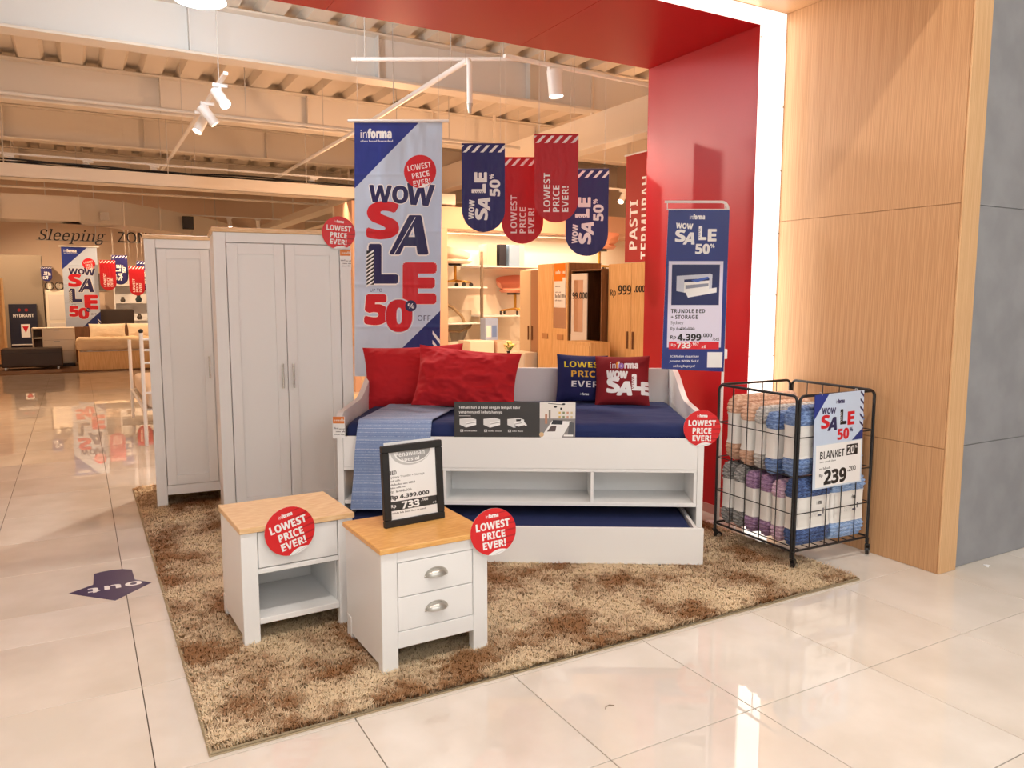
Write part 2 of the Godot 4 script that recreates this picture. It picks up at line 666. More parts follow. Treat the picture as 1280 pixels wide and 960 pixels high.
func poster_print() -> Ink:
	var c := Color(0.11, 0.19, 0.50)
	var k := Ink.new(460, 1130, c)
	logo(k, 178, 30, 110, 34, WHITE)
	sale_block(k, 76, 92, 300, WHITE, WHITE, WHITE, WHITE, WHITE, WHITE, c, 0.72)
	var pale := Color(0.88, 0.87, 0.95)
	k.rect(36, 352, 392, 606, pale)
	k.rect(60, 376, 344, 282, Color(0.08, 0.13, 0.36))
	# the little day bed on the poster
	k.poly([Vector2(95, 455), Vector2(330, 440), Vector2(330, 470), Vector2(150, 480), Vector2(150, 570), Vector2(95, 560)], Color(0.8, 0.82, 0.88))
	k.poly([Vector2(150, 500), Vector2(330, 486), Vector2(330, 545), Vector2(150, 572)], WHITE)
	k.poly([Vector2(160, 520), Vector2(325, 506), Vector2(325, 526), Vector2(160, 546)], Color(0.55, 0.57, 0.65))
	k.poly([Vector2(160, 570), Vector2(385, 535), Vector2(385, 570), Vector2(180, 606)], WHITE)
	k.poly([Vector2(200, 485), Vector2(320, 460), Vector2(330, 470), Vector2(240, 500)], Color(0.25, 0.38, 0.75))
	k.poly([Vector2(330, 436), Vector2(352, 446), Vector2(350, 540), Vector2(330, 545)], Color(0.8, 0.82, 0.88))
	k.text("TRUNDLE BED", 60, 686, 246, 28, BLACK)
	k.text("+ STORAGE", 60, 728, 196, 28, BLACK)
	k.text("Sydney", 60, 770, 92, 30, BLACK, {"font": "nr"})
	k.text("Rp 6.499.000", 60, 814, 172, 28, BLACK, {"font": "nr"})
	k.rect(104, 824, 132, 4, BLACK)
	k.text("Rp", 60, 872, 40, 32, BLACK)
	k.text("4.399", 112, 862, 170, 46, BLACK, {"fat": 1.5})
	k.text(".000", 288, 858, 74, 26, BLACK)
	k.text("/set", 366, 884, 50, 24, BLACK, {"font": "nr"})
	k.rect(50, 916, 364, 36, Color(0.86, 0.07, 0.14))
	k.rect(50, 916, 364, 54, Color(0.86, 0.07, 0.14))
	k.text("Rp", 66, 930, 34, 26, WHITE)
	k.text("733", 108, 922, 100, 40, WHITE, {"fat": 1})
	k.text(".167", 212, 922, 56, 20, WHITE)
	k.text("x6", 286, 940, 34, 22, WHITE)
	k.text("SCAN dan dapatkan", 58, 1012, 210, 20, WHITE, {"skew": 0.15})
	k.text("promo WOW SALE", 58, 1046, 210, 20, WHITE, {"skew": 0.15})
	k.text("selengkapnya!", 84, 1080, 158, 22, WHITE, {"skew": 0.15})
	k.rect(332, 990, 110, 110, WHITE)
	return k


func cart_sign_print() -> Ink:
	var k := Ink.new(460, 620, Color(0.78, 0.84, 0.93))
	k.poly([Vector2(0, 0), Vector2(130, 0), Vector2(0, 160)], BLUE)
	logo(k, 195, 42, 80, 28, NAVY)
	sale_block(k, 62, 92, 316, NAVY, RED, NAVY, BLACK, RED, RED, WHITE, 0.71)
	k.poly([Vector2(460, 250), Vector2(460, 330), Vector2(350, 330)], Color(0.12, 0.2, 0.5))
	for i in 5:
		k.poly([Vector2(425, 0 + i * 50.0), Vector2(460, 30 + i * 50.0), Vector2(460, 48 + i * 50.0), Vector2(425, 16 + i * 50.0)], NAVY)
	k.rect(0, 326, 460, 294, Color(0.8, 0.86, 0.93))
	k.rect(24, 332, 424, 278, WHITE)
	k.text("BLANKET", 62, 374, 226, 50, BLACK)
	k.rect(310, 352, 106, 72, BLACK)
	k.text("20", 318, 362, 66, 52, WHITE)
	k.text("%", 390, 362, 20, 20, WHITE)
	k.scrawl(62, 436, 150, 12, Color(0.45, 0.45, 0.45))
	k.scrawl(60, 478, 100, 16, Color(0.4, 0.4, 0.4))
	k.text("Rp", 60, 522, 32, 24, BLACK)
	k.text("239", 106, 504, 206, 92, BLACK, {"fat": 3})
	k.text(".200", 326, 500, 78, 34, BLACK)
	return k


func frame_print() -> Ink:
	var g := Color(0.93, 0.93, 0.93)
	var k := Ink.new(440, 580, g)
	var mid := Color(0.62, 0.62, 0.62)
	k.disc(210, 0, 190, Color(0.75, 0.75, 0.75), 128)
	k.disc(225, -4, 176, g, 118)
	k.disc(228, -8, 168, mid, 112)
	k.text("Penawaran", 68, 6, 270, 42, g)
	k.text("Spesial", 118, 58, 168, 44, g)
	var tx := Color(0.25, 0.25, 0.25)
	k.text("BED", 2, 160, 66, 34, BLACK)
	k.text("Sydney Trundle + Storage", 2, 206, 326, 24, tx, {"font": "nr"})
	k.scrawl(2, 240, 80, 14, tx)
	k.scrawl(12, 270, 230, 16, tx)
	k.scrawl(2, 300, 120, 12, tx)
	k.text("Rp  6.499.000", 2, 328, 196, 26, tx, {"font": "nr"})
	k.rect(56, 340, 146, 3, tx)
	k.text("Rp 4.399.000", 2, 370, 362, 44, BLACK, {"fat": 1})
	k.rect(0, 424, 440, 78, Color(0.2, 0.2, 0.2))
	k.text("Rp", 4, 448, 46, 36, WHITE)
	k.text("733", 104, 434, 164, 60, WHITE, {"fat": 2})
	k.text(".166", 286, 434, 66, 22, WHITE)
	k.text("x 6", 396, 474, 34, 16, WHITE)
	k.scrawl(16, 516, 290, 14, tx)
	return k


func card_print() -> Ink:
	var c := Color(0.235, 0.23, 0.235)
	var k := Ink.new(1160, 328, c)
	k.text("Temani hari si kecil dengan tempat tidur", 44, 36, 588, 34, WHITE)
	k.text("yang mengerti kebutuhannya", 44, 80, 416, 34, WHITE)
	k.rect(46, 128, 112, 4, WHITE)
	for i in 3:
		var x := 50.0 + i * 230.0
		k.poly([Vector2(x, 158), Vector2(x + 110, 146), Vector2(x + 160, 162), Vector2(x + 160, 214), Vector2(x + 62, 240), Vector2(x, 212)], Color(0.88, 0.88, 0.88))
		k.poly([Vector2(x + 62, 190), Vector2(x + 160, 172), Vector2(x + 160, 214), Vector2(x + 62, 240)], WHITE)
		k.line(Vector2(x + 66, 206), Vector2(x + 156, 188), 6, Color(0.6, 0.6, 0.6))
		if i == 2:
			k.poly([Vector2(x + 82, 160), Vector2(x + 132, 158), Vector2(x + 126, 176), Vector2(x + 86, 178)], BLACK)
			k.poly([Vector2(x + 140, 160), Vector2(x + 190, 214), Vector2(x + 172, 222), Vector2(x + 130, 184)], WHITE)
			k.poly([Vector2(x + 70, 214), Vector2(x + 130, 236), Vector2(x + 110, 244), Vector2(x + 64, 226)], c)
		k.rect(x + 6, 256, 30, 24, Color(0.8, 0.8, 0.8))
		k.rect(x + 16, 262, 8, 12, c)
		k.scrawl(x + 46, 262, 110, 14, WHITE)
	# the photograph of a nursery printed at the end of the card
	k.rect(820, 0, 340, 328, Color(0.90, 0.88, 0.86))
	k.rect(820, 150, 340, 178, Color(0.55, 0.54, 0.54))
	for p in [[905, 70, 18, 80], [870, 110, 22, 90]]:
		k.rect(p[0], p[1], p[2], p[3], Color(0.5, 0.48, 0.44) if p[0] == 905 else Color(0.72, 0.52, 0.42))
	for i in 8:
		k.rect(1000 + (i % 4) * 38, 86 + (i / 4) * 40, 20, 22, [Color(0.85, 0.72, 0.4), Color(0.5, 0.55, 0.4), Color(0.8, 0.6, 0.5), Color(0.82, 0.75, 0.6)][i % 4])
	k.line(Vector2(900, 10), Vector2(1050, 22), 5, BLACK)
	k.disc(968, 42, 16, BLACK, 8)
	k.disc(1048, 16, 14, BLACK, 8)
	k.disc(1024, 58, 10, BLACK)
	k.poly([Vector2(940, 170), Vector2(1120, 176), Vector2(1030, 328), Vector2(830, 328)], Color(0.95, 0.95, 0.95))
	k.poly([Vector2(946, 164), Vector2(1040, 168), Vector2(1036, 206), Vector2(930, 204)], Color(0.18, 0.19, 0.22))
	k.poly([Vector2(930, 220), Vector2(980, 218), Vector2(970, 270), Vector2(890, 272)], Color(0.35, 0.3, 0.3))
	k.poly([Vector2(1104, 180), Vector2(1150, 190), Vector2(1150, 320), Vector2(1090, 300)], Color(0.35, 0.36, 0.38))
	k.poly([Vector2(1050, 300), Vector2(1140, 300), Vector2(1140, 316), Vector2(1050, 316)], Color(0.95, 0.95, 0.95))
	k.disc(838, 300, 22, Color(0.85, 0.72, 0.55))
	return k


func cushion_print(blue: bool) -> Ink:
	var c := Color(0.10, 0.11, 0.34) if blue else Color(0.52, 0.05, 0.10)
	var k := Ink.new(420, 420, c)
	if blue:
		var y := Color(0.93, 0.83, 0.2)
		k.text("LOWEST", 55, 66, 325, 56, y, {"font": "nb"})
		k.text("PRICE", 112, 152, 246, 56, Color(0.93, 0.72, 0.25))
		k.text("EVER!", 116, 240, 250, 54, WHITE)
		logo(k, 190, 344, 70, 22, WHITE)
	else:
		logo(k, 118, 56, 220, 60, WHITE)
		k.text("f", 160, 54, 26, 62, Color(0.92, 0.6, 0.2))
		k.text("o", 186, 72, 36, 44, Color(0.6, 0.45, 0.75), {"fat": 2})
		k.text("WOW", 92, 140, 158, 58, WHITE, {"fat": 4, "rot": 3})
		k.text("S", 98, 196, 90, 120, WHITE, {"fat": 7})
		k.text("A", 174, 232, 108, 106, WHITE, {"fat": 7, "skew": 0.2})
		k.text("L", 292, 172, 62, 122, WHITE, {"fat": 7})
		for i in 7:
			k.line(Vector2(284, 196 + i * 15), Vector2(302, 186 + i * 15), 5, c)
		k.text("E", 362, 232, 56, 100, WHITE, {"fat": 6})
	return k


func tag_print() -> Ink:
	var k := Ink.new(96, 170, WHITE)
	k.rect(4, 2, 88, 52, Color(0.89, 0.5, 0.2))
	k.scrawl(18, 18, 60, 18, WHITE)
	k.scrawl(10, 84, 36, 14, BLACK)
	k.scrawl(50, 90, 40, 10, BLACK)
	k.scrawl(26, 110, 50, 12, BLACK)
	k.scrawl(16, 134, 66, 10, BLACK)
	return k


func sleeve_print() -> Ink:
	var k := Ink.new(512, 160, Color(0.94, 0.93, 0.91))
	logo(k, 300, 16, 90, 24, Color(0.2, 0.2, 0.2))
	k.text("blanket", 180, 78, 150, 34, Color(0.8, 0.79, 0.77), {"font": "nr"})
	k.rect(330, 100, 64, 12, Color(0.35, 0.36, 0.42))
	k.rect(410, 66, 22, 34, Color(0.45, 0.45, 0.47))
	return k


func offer_print() -> Ink:
	var k := Ink.new(150, 300, WHITE)
	k.rect(0, 0, 150, 96, Color(0.93, 0.52, 0.08))
	k.poly([Vector2(0, 96), Vector2(110, 96), Vector2(116, 120), Vector2(0, 120)], Color(0.93, 0.52, 0.08))
	k.scrawl(22, 42, 110, 30, WHITE)
	k.scrawl(16, 146, 60, 14, BLACK)
	k.scrawl(18, 190, 70, 10, BLACK)
	k.scrawl(16, 206, 116, 26, BLACK)
	k.scrawl(14, 246, 90, 10, BLACK)
	return k


# ---------------------------------------------------------------- the place
func _ready() -> void:
	# camera
	var cam := Camera3D.new()
	cam.name = "camera"
	cam.fov = 52.88
	cam.position = Vector3(0, CAM_H, 0)
	cam.rotation_degrees = Vector3(-6.53, -29.275, 0.045)
	cam.near = 0.05
	cam.far = 100.0
	add_child(cam)
	cam.current = true
	# surroundings: the hall is closed, no sky is seen
	var we := WorldEnvironment.new()
	we.name = "surroundings"
	var env := Environment.new()
	env.background_mode = Environment.BG_COLOR
	env.background_color = Color(0.02, 0.02, 0.02)
	env.tonemap_mode = Environment.TONE_MAPPER_LINEAR
	env.tonemap_exposure = 0.46
	env.sdfgi_enabled = true
	env.ssao_enabled = true
	env.ssil_enabled = true
	we.environment = env
	add_child(we)
	# large lights: unseen mall ceiling panels behind the viewer, placed to light the display
	for p in [[-2.6, 1.2], [0.4, 1.9], [3.4, 1.2], [6.6, 1.2], [-1.4, 4.6], [2.6, 4.6], [-3.2, 6.1], [0.6, 6.1], [4.4, 6.1]]:
		ceiling_panel(Vector3(p[0], 4.795, p[1]), 0.5 if p[1] < 3.0 else 15.0)
	# unseen mall downlights near the shop front, placed to light the wooden portal
	for x in [-1.6, 0.7, 2.6]:
		unseen_downlight(Vector3(x, 4.8, -0.94), 11.0)
	materials()
	print("structure")
	structure()
	print("ceiling")
	shop_ceiling()
	print("rug")
	rug()
	print("furniture")
	furniture()
	print("signs")
	signs()
	print("cart")
	blanket_cart()
	print("far")
	far_left()
	far_right()
	print("done")


var panel_n := 0


func ceiling_panel(at: Vector3, e: float) -> void:
	var spots := ["nearest the shop front by the wooden portal", "above the viewer", "over the grey wall", "deep in the mall", "by the far mall wall", "right of the viewer's back", "at the mall's rear left corner", "at the middle of the mall's rear wall", "at the mall's rear right corner"]
	var t := thing("unseen_light_panel", "unseen square white light panel in the mall ceiling, " + spots[panel_n], "light", at, 0.0, "unseen mall ceiling light panels")
	panel_n += 1
	var f := MB.new()
	f.box(Vector3(-0.64, -0.02, -0.64), Vector3(0.64, 0.0, -0.6))
	f.box(Vector3(-0.64, -0.02, 0.6), Vector3(0.64, 0.0, 0.64))
	f.box(Vector3(-0.64, -0.02, -0.6), Vector3(-0.6, 0.0, 0.6))
	f.box(Vector3(0.6, -0.02, -0.6), Vector3(0.64, 0.0, 0.6))
	part("frame", f, mat(rgb(240, 240, 240), 0.5), t)
	part("diffuser_light", bx(Vector3(-0.6, -0.012, -0.6), Vector3(0.6, -0.002, 0.6)), emit(Color(1, 0.97, 0.93), 1.0), t)
	var l := AreaLight3D.new()
	l.name = "panel_lamp"
	l.area_size = Vector2(1.18, 1.18)
	l.light_color = Color(0.975, 0.985, 1.0)
	l.light_energy = e
	l.area_range = 20.0
	l.shadow_enabled = true
	l.position = Vector3(0, -0.03, 0)
	l.rotation_degrees.x = -90.0
	t.add_child(l)


func unseen_downlight(at: Vector3, e: float) -> void:
	var t := thing("unseen_downlight", "unseen round recessed mall lamp " + ("farthest from" if at.x < 0 else ("second from" if at.x < 2 else "closest to")) + " the oak portal wall", "light", at, 0.0, "unseen mall downlights")
	var f := MB.new()
	f.lathe([Vector2(0.075, 0.0), Vector2(0.105, 0.0), Vector2(0.105, -0.012), Vector2(0.075, -0.012), Vector2(0.075, 0.0)])
	part("rim", f, mat(rgb(235, 235, 235), 0.4), t)
	var d := MB.new()
	d.cyl(Vector3(0, -0.006, 0), Vector3(0, -0.001, 0), 0.074, 0.074, 24)
	part("lens_light", d, emit(Color(1, 0.95, 0.88), 6.0), t)
	var l := SpotLight3D.new()
	l.name = "downlight_lamp"
	l.light_color = Color(1, 0.96, 0.92)
	l.light_energy = e
	l.light_size = 0.07
	l.spot_range = 20.0
	l.spot_attenuation = 2.0
	l.spot_angle = 68.0
	l.spot_angle_attenuation = 0.5
	l.shadow_enabled = true
	l.position = Vector3(0, -0.02, 0)
	l.rotation_degrees.x = -90.0
	t.add_child(l)


func materials() -> void:
	M.white = mat(rgb(240, 240, 239), 0.42)
	M.white_in = mat(rgb(236, 236, 235), 0.5)
	M.off = mat(rgb(228, 222, 214), 0.5)
	M.wood_wall = grain(rgb(196, 146, 100), rgb(222, 176, 130), Vector3(13, 0.1, 13), 0.5, 3, 0.03)
	M.wood_edge = grain(rgb(212, 164, 114), rgb(232, 190, 142), Vector3(13, 0.1, 13), 0.5, 5, 0.03)
	M.oak_top = grain(rgb(224, 180, 128), rgb(240, 206, 160), Vector3(0.7, 6, 6), 0.4, 8, 0.03)
	M.honey_top = grain(rgb(222, 160, 84), rgb(240, 188, 112), Vector3(0.7, 6, 6), 0.38, 9, 0.03)
	M.oak_door = grain(rgb(218, 172, 112), rgb(238, 198, 142), Vector3(6, 0.25, 6), 0.5, 12, 0.02)
	M.walnut = grain(rgb(110, 74, 46), rgb(140, 98, 64), Vector3(6, 0.25, 6), 0.5, 14, 0.02)
	M.grey_wall = mat(rgb(152, 153, 157), 0.32)
	M.grey_wall.albedo_texture = noise_tex(0.01, Color(0.93, 0.93, 0.93), Color(1, 1, 1), 21)
	M.grey_wall.uv1_triplanar = true
	M.grey_wall.uv1_scale = Vector3(0.7, 0.7, 0.7)
	M.red_panel = mat(rgb(194, 10, 24), 0.4)
	M.black = mat(rgb(22, 22, 24), 0.4)
	M.black_frame = mat(rgb(26, 25, 25), 0.5)
	M.chrome = mat(rgb(205, 203, 198), 0.25, {"metallic": 1.0})
	M.silver = mat(rgb(190, 188, 182), 0.35, {"metallic": 1.0})
	M.grout = mat(rgb(104, 92, 78), 0.8)
	for i in 3:
		var m := mat([rgb(234, 226, 216), rgb(231, 222, 211), rgb(236, 229, 220)][i], 0.005)
		m.metallic_specular = 0.62
		m.albedo_texture = noise_tex(0.006 + 0.002 * i, Color(0.955, 0.95, 0.94), Color(1, 1, 1), 31 + i, 5)
		m.uv1_triplanar = true
		m.uv1_world_triplanar = true
		m.uv1_scale = Vector3(0.55, 0.55, 0.55)
		M["tile%d" % i] = m
	M.mall_white = mat(rgb(240, 238, 234), 0.7)
	M.cool_lit_steel = mat(rgb(226, 226, 224), 0.5)  # web of the entrance beam, cool light put into its colour
	M.deck = mat(rgb(222, 212, 198), 0.55)
	M.beam = mat(rgb(226, 218, 206), 0.55)
	M.shop_wall = mat(rgb(224, 202, 182), 0.7)
	M.salmon = mat(rgb(212, 172, 146), 0.7)
	M.cream = mat(rgb(242, 233, 216), 0.6)
	M.dark = mat(rgb(34, 28, 26), 0.5)
	M.navy_cloth = mat(rgb(20, 36, 88), 0.85, {"rim_enabled": true, "rim": 0.25, "rim_tint": 0.6})
	M.red_cloth = mat(rgb(196, 22, 34), 0.8, {"rim_enabled": true, "rim": 0.3, "rim_tint": 0.7})
	M.paper = mat(rgb(238, 238, 238), 0.6)
	M.rod = mat(rgb(240, 240, 240), 0.4)
	M.wire = mat(rgb(200, 196, 190), 0.5)


func structure() -> void:
	# floor: a slab of grout with polished tiles on it
	var fl := struct("floor", bx(Vector3(-7, -0.12, -20.6), Vector3(9.5, -0.0085, 7), 0.0), M.grout, "polished cream tiled floor running from the mall into the shop", "floor")
	var zs := []
	var z := -1.776 + 0.592 * 15
	while z > -3.6:
		zs.append(z)
		z -= 0.592
	z = -3.894
	while z > -20.6:
		zs.append(z)
		z -= 0.6
	zs.append(-20.6)
	var rng := RandomNumberGenerator.new()
	rng.seed = 4
	var cache := {}
	var rest := MB.new()
	var right := Vector2(cos(deg_to_rad(29.275)), sin(deg_to_rad(29.275)))
	var ahead := Vector2(right.y, -right.x)
	var made := 0
	for j in zs.size() - 1:
		var z1: float = zs[j]
		var z0: float = zs[j + 1]
		for i in range(-16, 12):
			var x0 := 2.557 + 0.607 * i
			var x1 := x0 + 0.607
			var c := Vector2((x0 + x1) / 2, (z0 + z1) / 2)
			var depth := c.dot(ahead)
			var side := c.dot(right)
			var seen := depth > 1.7 and depth < 10.0 and absf(side) < depth * 0.70 + 0.4
			if c.x > 3.75 and c.y < -2.3:
				seen = false
			if c.y < -4.5 and c.x > 1.6:
				seen = false
			var g := 0.0016
			if seen and made < 300:
				made += 1
				var key := roundi((z1 - z0) * 1000)
				if not cache.has(key):
					cache[key] = bx(Vector3(-0.3035 + g, -0.0085, -(z1 - z0) / 2 + g), Vector3(0.3035 - g, 0.0, (z1 - z0) / 2 - g), 0.0012).mesh()
				var o := part("tile", cache[key], M["tile%d" % rng.randi_range(0, 2)], fl)
				o.position = Vector3(c.x, 0, c.y)
			else:
				var a := Vector3(x0 + g, 0, z0 + g)
				var b := Vector3(x1 - g, 0, z1 - g)
				rest.quad(a, Vector3(b.x, 0, a.z), b, Vector3(a.x, 0, b.z), Vector3.UP)
	var ro := part("outlying_tiles", rest, M.tile1, fl)
	ro.set_meta("kind", "stuff")

	# mall shell
	struct("ceiling", bx(Vector3(-7, 4.8, -2.24), Vector3(9.5, 4.95, 7), 0.0), M.mall_white, "plain white ceiling of the mall", "ceiling")
	struct("wall_back_mall", bx(Vector3(-7, 0, 6.9), Vector3(9.5, 4.8, 7), 0.0), M.mall_white, "pale mall wall opposite the shop", "wall")
	struct("wall_left_mall", bx(Vector3(-7.1, 0, -3.36), Vector3(-7, 4.8, 7), 0.0), M.mall_white, "pale end wall of the mall", "wall")
	struct("wall_right_mall", bx(Vector3(9.5, 0, -2.3), Vector3(9.6, 4.8, 7), 0.0), M.mall_white, "pale mall end wall beyond the grey wall", "wall")

	# grey wall beside the portal, clad in large panels
	var gw := struct("wall_right_grey", bx(Vector3(3.89, 0, -2.36), Vector3(9.5, 4.8, -2.27), 0.0), M.grey_wall, "smooth grey panelled wall beside the wooden portal", "wall")
	var rows := [0.0, 0.645, 1.85, 3.05, 4.8]
	for r in 4:
		var x := 3.882
		while x < 9.4:
			part("panel", bx(Vector3(x + 0.0015, rows[r] + 0.0015, -2.2695), Vector3(minf(x + 1.4, 9.5) - 0.0015, rows[r + 1] - 0.0015, -2.262), 0.001), M.grey_wall, gw)
			x += 1.4

	# wooden portal: side wall, end board, soffit and fascia
	var ww := struct("wall_right_wood", bx(Vector3(3.745, 0, -3.357), Vector3(3.88, 3.05, -2.252), 0.0), M.wood_wall, "oak veneer side wall of the shop portal", "wall")
	for r in 3:
		part("panel", bx(Vector3(3.735, rows[r] + 0.0012, -3.357), Vector3(3.7445, rows[r + 1] - 0.0012, -2.2525), 0.0008), M.wood_wall, ww)
	part("end_board", bx(Vector3(3.737, 0, -2.252), Vector3(3.882, 3.05, -2.24), 0.003), M.wood_edge, ww)
	var fa := struct("wall_header_wood", bx(Vector3(-2.9, 3.062, -3.357), Vector3(3.882, 4.8, -2.252), 0.0), M.mall_white, "wooden header of the shop portal", "wall")
	for i in 6:
		var x0 := -2.9 + 1.13 * i
		part("panel", bx(Vector3(x0 + 0.001, 3.05, -3.357), Vector3(minf(x0 + 1.13, 3.745) - 0.001, 3.062, -2.24), 0.001), M.wood_wall, fa)
		part("fascia_board", bx(Vector3(x0 + 0.001, 3.05, -2.252), Vector3(minf(x0 + 1.13, 3.882) - 0.001, 4.8, -2.24), 0.001), M.wood_wall, fa)

	# red portal lining
	var jb := struct("wall_portal_red", bx(Vector3(3.532, 0, -4.36), Vector3(9.5, 4.2, -3.37), 0.0), M.shop_wall, "glossy red lining of the shop portal's side", "wall")
	part("panel", bx(Vector3(3.522, 0.0, -4.362), Vector3(3.5315, 2.955, -3.362), 0.0008), M.red_panel, jb)
	part("pinkish_strip", bx(Vector3(3.516, 0.0, -4.362), Vector3(3.522, 0.06, -3.362), 0.0008), mat(rgb(206, 150, 140), 0.4), jb)  # pinkish strip along the foot of the red panel
	var so := struct("ceiling_portal_red", bx(Vector3(-2.9, 2.965, -4.36), Vector3(3.532, 4.2, -3.37), 0.0), M.shop_wall, "glossy red soffit over the shop entrance", "ceiling")
	var cuts := [-2.9, -1.17, 0.05, 1.275, 2.5, 3.532]
	for i in 5:
		part("panel", bx(Vector3(cuts[i] + 0.001, 2.955, -4.362), Vector3(cuts[i + 1] - 0.001, 2.9645, -3.362), 0.0008), M.red_panel, so)
	struct("wall_left_portal", bx(Vector3(-7, 0, -4.36), Vector3(-2.9, 4.8, -2.24), 0.0), M.mall_white, "pale wall at the far side of the shop entrance", "wall")

	# glowing frame between the wood and the red lining
	var lf := thing("light_frame", "white glowing light strip framing the red shop portal", "light", Vector3(0, 0, -3.358))
	var glow := emit(Color(1.0, 0.98, 0.95), 2.8)
	part("upright_light_diffuser", bx(Vector3(3.524, 0.0, -0.01), Vector3(3.734, 3.049, 0.0), 0.0005), glow, lf)
	part("lintel_light_diffuser", bx(Vector3(-2.89, 2.957, -0.01), Vector3(3.522, 3.049, 0.0), 0.0005), glow, lf)
	for i in 8:
		var sc := MB.new()
		sc.cyl(Vector3(0, 0, 0), Vector3(0, 0, 0.003), 0.005, 0.004, 8)
		for sx in [3.528, 3.728]:
			var o := part("screw", sc, M.silver, lf)
			o.position = Vector3(sx, 0.3 + i * 0.37, 0)
	strip_lamp(Vector3(3.629, 1.5, -3.35), Vector2(0.2, 3.0), 0.9, lf)
	strip_lamp(Vector3(1.0, 3.003, -3.35), Vector2(5.0, 0.085), 1.1, lf)

	# shop shell
	struct("wall_back", bx(Vector3(-7, 0, -20.7), Vector3(9.5, 4.2, -20.6), 0.0), M.shop_wall, "warm beige rear wall of the shop", "wall")
	struct("wall_left", bx(Vector3(-7.1, 0, -20.6), Vector3(-7, 4.2, -4.36), 0.0), M.shop_wall, "warm beige left wall of the shop", "wall")
	struct("wall_right", bx(Vector3(9.5, 0, -20.6), Vector3(9.6, 4.2, -4.36), 0.0), M.shop_wall, "warm beige right wall of the shop", "wall")


func strip_lamp(at: Vector3, size: Vector2, e: float, parent: Node3D) -> void:
	var l := AreaLight3D.new()
	l.name = "strip_lamp"
	l.area_size = size
	l.light_color = Color(1.0, 0.98, 0.95)
	l.light_energy = e
	l.area_range = 15.0
	l.shadow_enabled = true
	parent.add_child(l, true)
	l.global_position = at
	l.rotation_degrees.y = 180.0


func i_beam(label: String, z: float, m: Material) -> void:
	var web := struct(numbered("ceiling_beam"), bx(Vector3(-7, 3.525, z - 0.2), Vector3(9.5, 3.945, z - 0.185), 0.001), m, label, "beam")
	part("lower_flange", bx(Vector3(-7, 3.5, z - 0.3), Vector3(9.5, 3.525, z - 0.08), 0.003), M.beam, web)
	part("upper_flange", bx(Vector3(-7, 3.925, z - 0.3), Vector3(9.5, 3.945, z - 0.08), 0.003), M.beam, web)
	for i in 9:
		part("stiffener", bx(Vector3(-5.9 + i * 1.72, 3.526, z - 0.185), Vector3(-5.888 + i * 1.72, 3.924, z - 0.09), 0.001), m, web)


func track(label: String, a: Vector3, b: Vector3, hang: Array) -> void:
	var t := thing("lighting_track", label, "track", Vector3.ZERO, 0.0, "ceiling lighting tracks")
	var d := (b - a).normalized()
	var s := d.cross(Vector3.UP).normalized()
	var m := MB.new()
	m.xf = Transform3D(Basis(d, Vector3.UP, -s), (a + b) / 2)
	var L := a.distance_to(b) / 2
	m.box(Vector3(-L, -0.012, -0.017), Vector3(L, 0.012, 0.017), 0.002)
	part("rail", m, M.rod, t)
	for h in hang:
		var p: Vector3 = a.lerp(b, h)
		var w := MB.new()
		w.cyl(p + Vector3.UP * 0.012, Vector3(p.x, 3.95, p.z), 0.004, 0.004, 6)
		part("hanger_rod", w, M.wire, t)


# a cylindrical track spot: hangs under "at", shines along "aim"
func spot(label: String, at: Vector3, aim: Vector3, e: float, warm := true, r := 0.045, lamp := true) -> void:
	var t := thing("track_spotlight", label, "spotlight", at, 0.0, "track spotlights under the shop ceiling")
	var c := Color(1.0, 0.83, 0.66) if warm else Color(1.0, 0.95, 0.88)
	part("adapter", bx(Vector3(-0.06, -0.04, -0.018), Vector3(0.06, -0.012, 0.018), 0.004), M.rod, t)
	var st := MB.new()
	st.cyl(Vector3(0, -0.04, 0), Vector3(0, -0.1, 0), 0.011, 0.011, 10)
	part("stem", st, M.rod, t)
	var d := aim.normalized()
	var p := Vector3(0, -0.12, 0)
	var h := MB.new()
	h.cyl(p - d * 0.09, p + d * 0.1, r, r, 20, false)
	h.cyl(p - d * 0.09, p - d * 0.094, r, r * 0.8, 20)
	h.cyl(p + d * 0.1, p + d * 0.085, r, r * 0.9, 20, false)
	part("head", h, M.rod, t)
	var g := MB.new()
	g.cyl(p + d * 0.08, p + d * 0.086, r * 0.86, r * 0.86, 20)
	part("lens_light", g, emit(c.lerp(Color.WHITE, 0.4), 14.0), t)
	if lamp:
		var l := SpotLight3D.new()
		l.name = "spot_lamp"
		l.light_color = c
		l.light_energy = e
		l.light_size = r * 0.8
		l.spot_range = 30.0
		l.spot_attenuation = 2.0
		l.spot_angle = 62.0
		l.spot_angle_attenuation = 0.6
		l.shadow_enabled = true
		t.add_child(l)
		l.position = p + d * 0.1
		l.look_at_from_position(l.position + at, at + l.position + d, Vector3.RIGHT if absf(d.y) > 0.9 else Vector3.UP)
		l.position = p + d * 0.1


